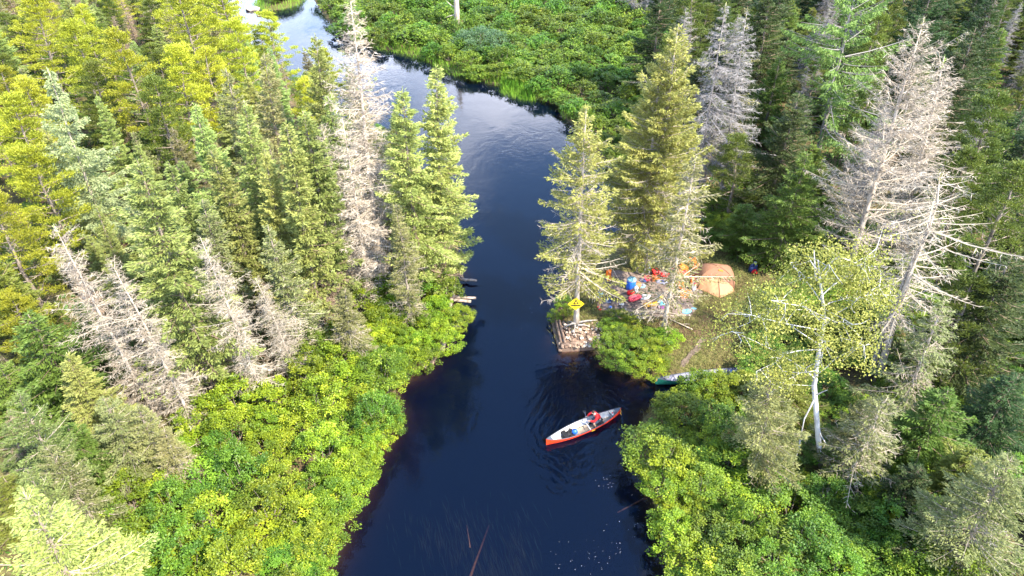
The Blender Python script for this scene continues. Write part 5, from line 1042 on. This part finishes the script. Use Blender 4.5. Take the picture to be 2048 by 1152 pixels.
# standing person at the crib, in a striped shirt
ps = spot(1197, 618); st_p = empty('person', ps, R(20)); tag(st_p, 'person in a striped teal shirt and red shoes standing at the camp edge', 'person')
m, n, l, b = mat('striped_shirt'); t_ = n.new('ShaderNodeTexCoord'); wv = n.new('ShaderNodeTexWave'); wv.bands_direction = 'Z'; wv.inputs['Scale'].default_value = 2.6; l.new(t_.outputs['Object'], wv.inputs['Vector'])
rr = n.new('ShaderNodeValToRGB'); rr.color_ramp.interpolation = 'CONSTANT'; rr.color_ramp.elements[0].color = (0.03, 0.08, 0.11, 1); rr.color_ramp.elements[1].color = (0.25, 0.42, 0.46, 1); rr.color_ramp.elements[1].position = 0.5; l.new(wv.outputs['Fac'], rr.inputs[0]); l.new(rr.outputs[0], b.inputs['Base Color']); b.inputs['Roughness'].default_value = 0.8
M['striped'] = m
J = dict(pelvis=(0, 0, 0.93), spine=(0.01, 0, 1.08), chest=(0.03, 0.0, 1.30), neck=(0.04, 0, 1.49), head=(0.06, 0, 1.62), lsh=(0.02, 0.19, 1.40), lel=(0.06, 0.27, 1.13), lwr=(0.20, 0.22, 0.98), lha=(0.28, 0.18, 0.94),
         rsh=(0.02, -0.19, 1.40), rel=(-0.02, -0.27, 1.13), rwr=(0.10, -0.26, 0.92), rha=(0.13, -0.25, 0.82), lhip=(0, 0.10, 0.90), lkn=(0.05, 0.13, 0.48), lan=(0.0, 0.14, 0.09), ltoe=(0.16, 0.16, 0.04),
         rhip=(0, -0.10, 0.90), rkn=(0.02, -0.12, 0.48), ran=(-0.06, -0.13, 0.09), rtoe=(0.10, -0.15, 0.04))
person(st_p, J, M['striped'], M['brown'], M['red'], M['hair'], short=True, face=(1, 0.1, -0.25))

# ------------------------------------------------------------------ rock crib with the sign tree
cb = at(1150, 670, 0.5); crib = empty('rock_crib', (cb[0], cb[1], 0)); tag(crib, 'old log crib filled with pale stones under the sign tree', 'rock crib')
def L_(u, v, z): return at(u, v, z) - np.array([cb[0], cb[1], 0])
for a_, b_, z_, r_ in [((1120, 697), (1192, 690), 0.12, 0.16), ((1124, 690), (1196, 684), 0.38, 0.13), ((1107, 640), (1120, 700), 0.12, 0.14), ((1113, 640), (1125, 694), 0.38, 0.12), ((1119, 642), (1130, 684), 0.58, 0.08)]:
    p0, p1 = L_(*a_, z_), L_(*b_, z_); d = p1 - p0
    link('crib_log', tube_me('crib_log', [p0 - d * 0.03, p0 + d * 0.35 + rng.normal(size=3) * 0.02, p0 + d * 0.7, p1 + d * 0.03], np.array([r_, r_ * 1.05, r_ * 0.95, r_ * 0.85]), M['wetwood'], 9), crib)
g = MB(); mp_ = []                                    # the fill under the stones
Pm = np.array([L_(u, v, 0.4) for u, v in [(1116, 645), (1135, 632), (1175, 628), (1210, 640), (1210, 670), (1195, 690), (1124, 694)]]); cm_ = Pm.mean(0)
v = [cm_ + [0, 0.1, 0.10]] + [cm_ + (p - cm_) * 0.6 + [0, 0, 0.06] for p in Pm] + [p + [0, 0, -0.12] for p in Pm] + [p + [0, 0, -0.7] for p in Pm]; n_ = len(Pm)
f = [(0, 1 + q, 1 + (q + 1) % n_) for q in range(n_)] + [(1 + k * n_ + q, 1 + (k + 1) * n_ + q, 1 + (k + 1) * n_ + (q + 1) % n_, 1 + k * n_ + (q + 1) % n_) for k in range(2) for q in range(n_)]
link('fill', pm('crib_fill', v, f, M['stone_brown']), crib)
for k in range(280):
    u_, v_ = rng.uniform(1118, 1210), rng.uniform(646, 697) - 4 * rng.random(); z_ = 0.36 + 0.34 * max(0, 1 - math.hypot((u_ - 1158) / 52, (v_ - 655) / 42)); p = L_(u_, v_, z_)
    q = rng.random(); kk = 'stone_pale' if q < 0.42 else 'stone_white' if q < 0.58 else 'stone_brown'
    s_ = link('stone', RK[kk][k % 3], crib); s_.location = p; sz_ = rng.uniform(0.13, 0.30) * (0.8 if kk == 'stone_brown' else 1); s_.scale = [sz_] * 3; s_.rotation_euler = tuple(rng.uniform(-0.5, 0.5, 2)) + (rng.uniform(0, 6.28),)
# exposed roots of the sign tree, lying over the stones
for k, (u, v, u2, v2) in enumerate([(1150, 645, 1130, 655), (1150, 648, 1135, 642), (1155, 650, 1180, 652), (1155, 645, 1195, 640), (1150, 650, 1148, 668)]):
    a_, b_ = at(u, v, 0.9), at(u2, v2, 0.72); d = b_ - a_; o = link('root', tube_me('root', [(0, 0, 0), d * 0.5 + [0, 0, 0.05], d], np.array([0.08, 0.05, 0.02]), M['bark_grey'], 6), SIGN_TREE)
    o.matrix_parent_inverse = SIGN_TREE.matrix_basis.inverted(); o.location = a_
# sign
sp = at(1152, 652, 0.55); sg = along(1152, 608, sp[1] - 0.42); sign = empty('campsite_sign', sg); sign.rotation_euler = (R(-8), 0, 0); tag(sign, 'yellow diamond sign with black triangle nailed to the spruce trunk', 'sign')
m_y = plain('sign_yellow', (0.62, 0.42, 0.01), 0.5, 0.3, var=0.06, scale=3)
def vplate(nm, poly, y0, y1, m): 
    n_ = len(poly); v = [(x, y0, z) for x, z in poly] + [(x, y1, z) for x, z in poly]
    return pm(nm, v, [tuple(range(n_)), tuple(range(n_, 2 * n_))[::-1]] + [(q, n_ + q, n_ + (q + 1) % n_, (q + 1) % n_) for q in range(n_)], m)
link('panel', vplate('panel', [(-0.52, 0), (0, -0.44), (0.52, 0), (0, 0.44)], -0.012, 0.012, m_y), sign)
for k, q in enumerate([[(-0.19, 0.0), (-0.12, 0.0), (0.0, 0.20), (0.0, 0.31)], [(0.19, 0.0), (0.0, 0.31), (0.0, 0.20), (0.12, 0.0)], [(-0.12, 0.0), (0.12, 0.0), (0.09, 0.05), (-0.09, 0.05)]]): link('triangle_mark', vplate('triangle_mark', q, -0.017, -0.0135, M['black']), sign)
link('bar_mark', vplate('bar_mark', [(-0.30, -0.14), (0.30, -0.13), (0.30, -0.055), (-0.30, -0.065)], -0.017, -0.0135, M['black']), sign)

# ------------------------------------------------------------------ left bank timber
def timber(name, label, a_, b_, r0, r1, m, z0, z1, twigs=0, group=None):
    p0, p1 = at(*a_, z0), at(*b_, z1); o = put(name, label, 'log', p0); d = p1 - p0
    link('stem', tube_me('stem', [(0, 0, 0), d * 0.3 + rng.normal(size=3) * r0 * 0.25, d * 0.65 + rng.normal(size=3) * r0 * 0.25, d], np.linspace(r0, r1, 4), m, 9), o)
    for k in range(twigs):
        s0 = d * rng.uniform(0.3, 0.95); link('branch_stub', tube_me('branch_stub', [s0, s0 + rng.normal(size=3) * [0.3, 0.3, 0.1] + [0, 0, 0.18]], np.array([0.03, 0.012]), m, 5), o)
timber('crib_log', 'long weathered log edging the left bank', (884, 700), (910, 572), 0.17, 0.13, M['driftwood'], 0.30, 0.55)
timber('crib_log', 'shorter log behind the long edge log', (876, 705), (892, 645), 0.15, 0.12, M['driftwood'], 0.3, 0.5)
timber('crib_log', 'upper plank jutting into the water at the left crib', (898, 592), (952, 596), 0.11, 0.08, M['driftwood'], 0.42, 0.36)
timber('crib_log', 'lower plank jutting into the water at the left crib', (900, 600), (942, 603), 0.12, 0.10, M['driftwood'], 0.30, 0.26)
timber('crib_log', 'grey stub jutting from under the river spruces', (922, 558), (954, 561), 0.13, 0.06, M['driftwood'], 0.30, 0.24)
timber('crib_log', 'short stub hidden in the alder leaves', (900, 652), (918, 650), 0.08, 0.06, M['driftwood'], 0.5, 0.5)
timber('slanting_log', 'red brown log slanting into the water under the left alders', (862, 735), (880, 690), 0.13, 0.12, M['wetwood'], -0.1, 0.35)
timber('sunken_log', 'sunken red brown log under the water at the bottom', (935, 1170), (978, 1050), 0.075, 0.03, M['wetwood'], -0.30, -0.50)
timber('sunken_log', 'small sunken branch left of the long sunken log', (940, 1095), (933, 1050), 0.03, 0.015, M['wetwood'], -0.15, -0.25)
timber('sunken_log', 'sunken pole slanting out from the right alders', (1305, 990), (1235, 1025), 0.06, 0.03, M['wetwood'], -0.06, -0.35)
# leaning dead branches left
timber('fallen_branch', 'bare forked grey branch at the left forest edge', (60, 845), (160, 810), 0.04, 0.012, M['bark_pale'], 2.4, 2.8, 6)
timber('fallen_log', 'thin bare pole leaning in the dark gap', (205, 790), (150, 670), 0.05, 0.02, M['bark_pale'], 0.6, 3.2, 3)
timber('fallen_log', 'orange brown broken stump in the dark gap', (178, 790), (166, 765), 0.10, 0.06, M['driftwood'], 0.5, 1.5)
# boulders at the top
for lb, u, v, s_, k in [('large pale boulder in the river at the top', 506, 20, 2.6, 1), ('small brown boulder in the river below the large one', 519, 32, 0.9, 0)]:
    p = at(u, v); o = link('boulder', RK['stone_white' if k else 'stone_pale'][k].copy(), None); o.location = (p[0], p[1], 0.10 * s_ * 0.6); o.scale = (s_, s_ * 0.7, s_ * 0.55); o.rotation_euler.z = 0.2; tag(o, lb, 'boulder')

# young trees closing the gap at the left edge
for kd, lb, top, H, wd in [('fir', 'young green fir at the left edge below the bright fir', (0, 735), 4.6, 1.6), ('near', 'young pale spruce at the left edge under the young fir', (12, 850), 3.6, 1.3), ('fir', 'low green fir at the left edge above the bright spruce tip', (8, 960), 3.0, 1.3)]:
    T(kd, 'fir_tree' if kd == 'fir' else 'spruce_tree', lb, top, H=H, width=wd)

# ------------------------------------------------------------------ labels of the crowd: which one it is, by the nearest findable thing
marks = {'the red canoe': (1166, 851), 'the tent': (1430, 570), 'the white birch': (1645, 930), 'the stone crib': (1150, 690), 'the beached canoe': (1400, 765), 'the white trunked larch': (245, 560),
         'the huge cream dead spruce': (1690, 560), 'the mossy snag': (1755, 760), 'the tallest bleached spruce': (768, 590), 'the river spruce pair': (865, 585), 'the broad bright spruce': (425, 790), 'the leftmost dead spruce': (318, 842),
         'the blue green willow': (962, 115), 'the grey meadow trunk': (914, 66), 'the island boulder': (506, 20), 'the golden spruce': (1285, 545), 'the spreading larch': (1630, 330), 'the drooping grey tree': (1392, 400),
         'the left bank planks': (905, 597), 'the foam flecks': (1180, 1100), 'the crooked larch': (1685, 985), 'the meadow inlet': (1200, 195), 'the upper river bend': (600, 180), 'the grey poles': (1275, 50), 'the bottom right grey branches': (1960, 1120), 'the sunken log': (950, 1100), 'the bottom left spruce tip': (100, 1150)}
MK = {k: at(u, v, 0.5)[:2] for k, (u, v) in marks.items()}; mk_n = list(MK); mk_p = np.array([MK[k] for k in mk_n]); bins = {}
ordw = ['nearest', 'second nearest', 'third nearest', 'fourth nearest', 'fifth nearest', 'sixth nearest', 'seventh nearest', 'eighth nearest', 'ninth nearest', 'tenth nearest'] + [q + ' nearest' for q in 'eleventh twelfth thirteenth fourteenth fifteenth sixteenth seventeenth eighteenth nineteenth twentieth'.split()]
short = {'leafy bright green alder bush in the left bank thicket': 'bright green alder bush', 'leafy green alder bush in the lower right bank thicket': 'green alder bush', 'green marsh bush in the far meadow': 'marsh bush',
         'deep green bush under the right bank trees': 'low deep green bush', 'deep green bush under the left bank trees': 'low deep green bush', 'green bush at the hidden left bank behind the spruces': 'bank bush'}
for o in FILL:
    lb = o['label']; d = np.array(o.location[:2]) - mk_p; k = int(np.argmin(np.hypot(*d.T))); dx, dy = d[k]
    rel = ('right of' if dx > 0 else 'left of') if abs(dx) > abs(dy) * 0.8 else ('behind' if dy > 0 else 'in front of')
    desc = short.get(lb) or lb.split(' packed')[0].split(' crowded')[0].split(' under')[0].split(' in the')[0].split(' on the')[0].split(' between')[0].split(' leaning over')[0].split(' in front')[0].split(' beside')[0].split(' at the')[0].split(' arching over')[0].split(' right of')[0].split(' left of')[0]
    bins.setdefault((desc, rel, mk_n[k]), []).append((math.hypot(dx, dy), o))
for (desc, rel, mkn), lst in bins.items():
    lst.sort(key=lambda q: q[0])
    for r_, (_, o) in enumerate(lst):
        o['label'] = f'{desc} {rel} {mkn}' + ('' if len(lst) == 1 else f', {ordw[r_]} to it' if r_ < 20 else ', among the farther ones')
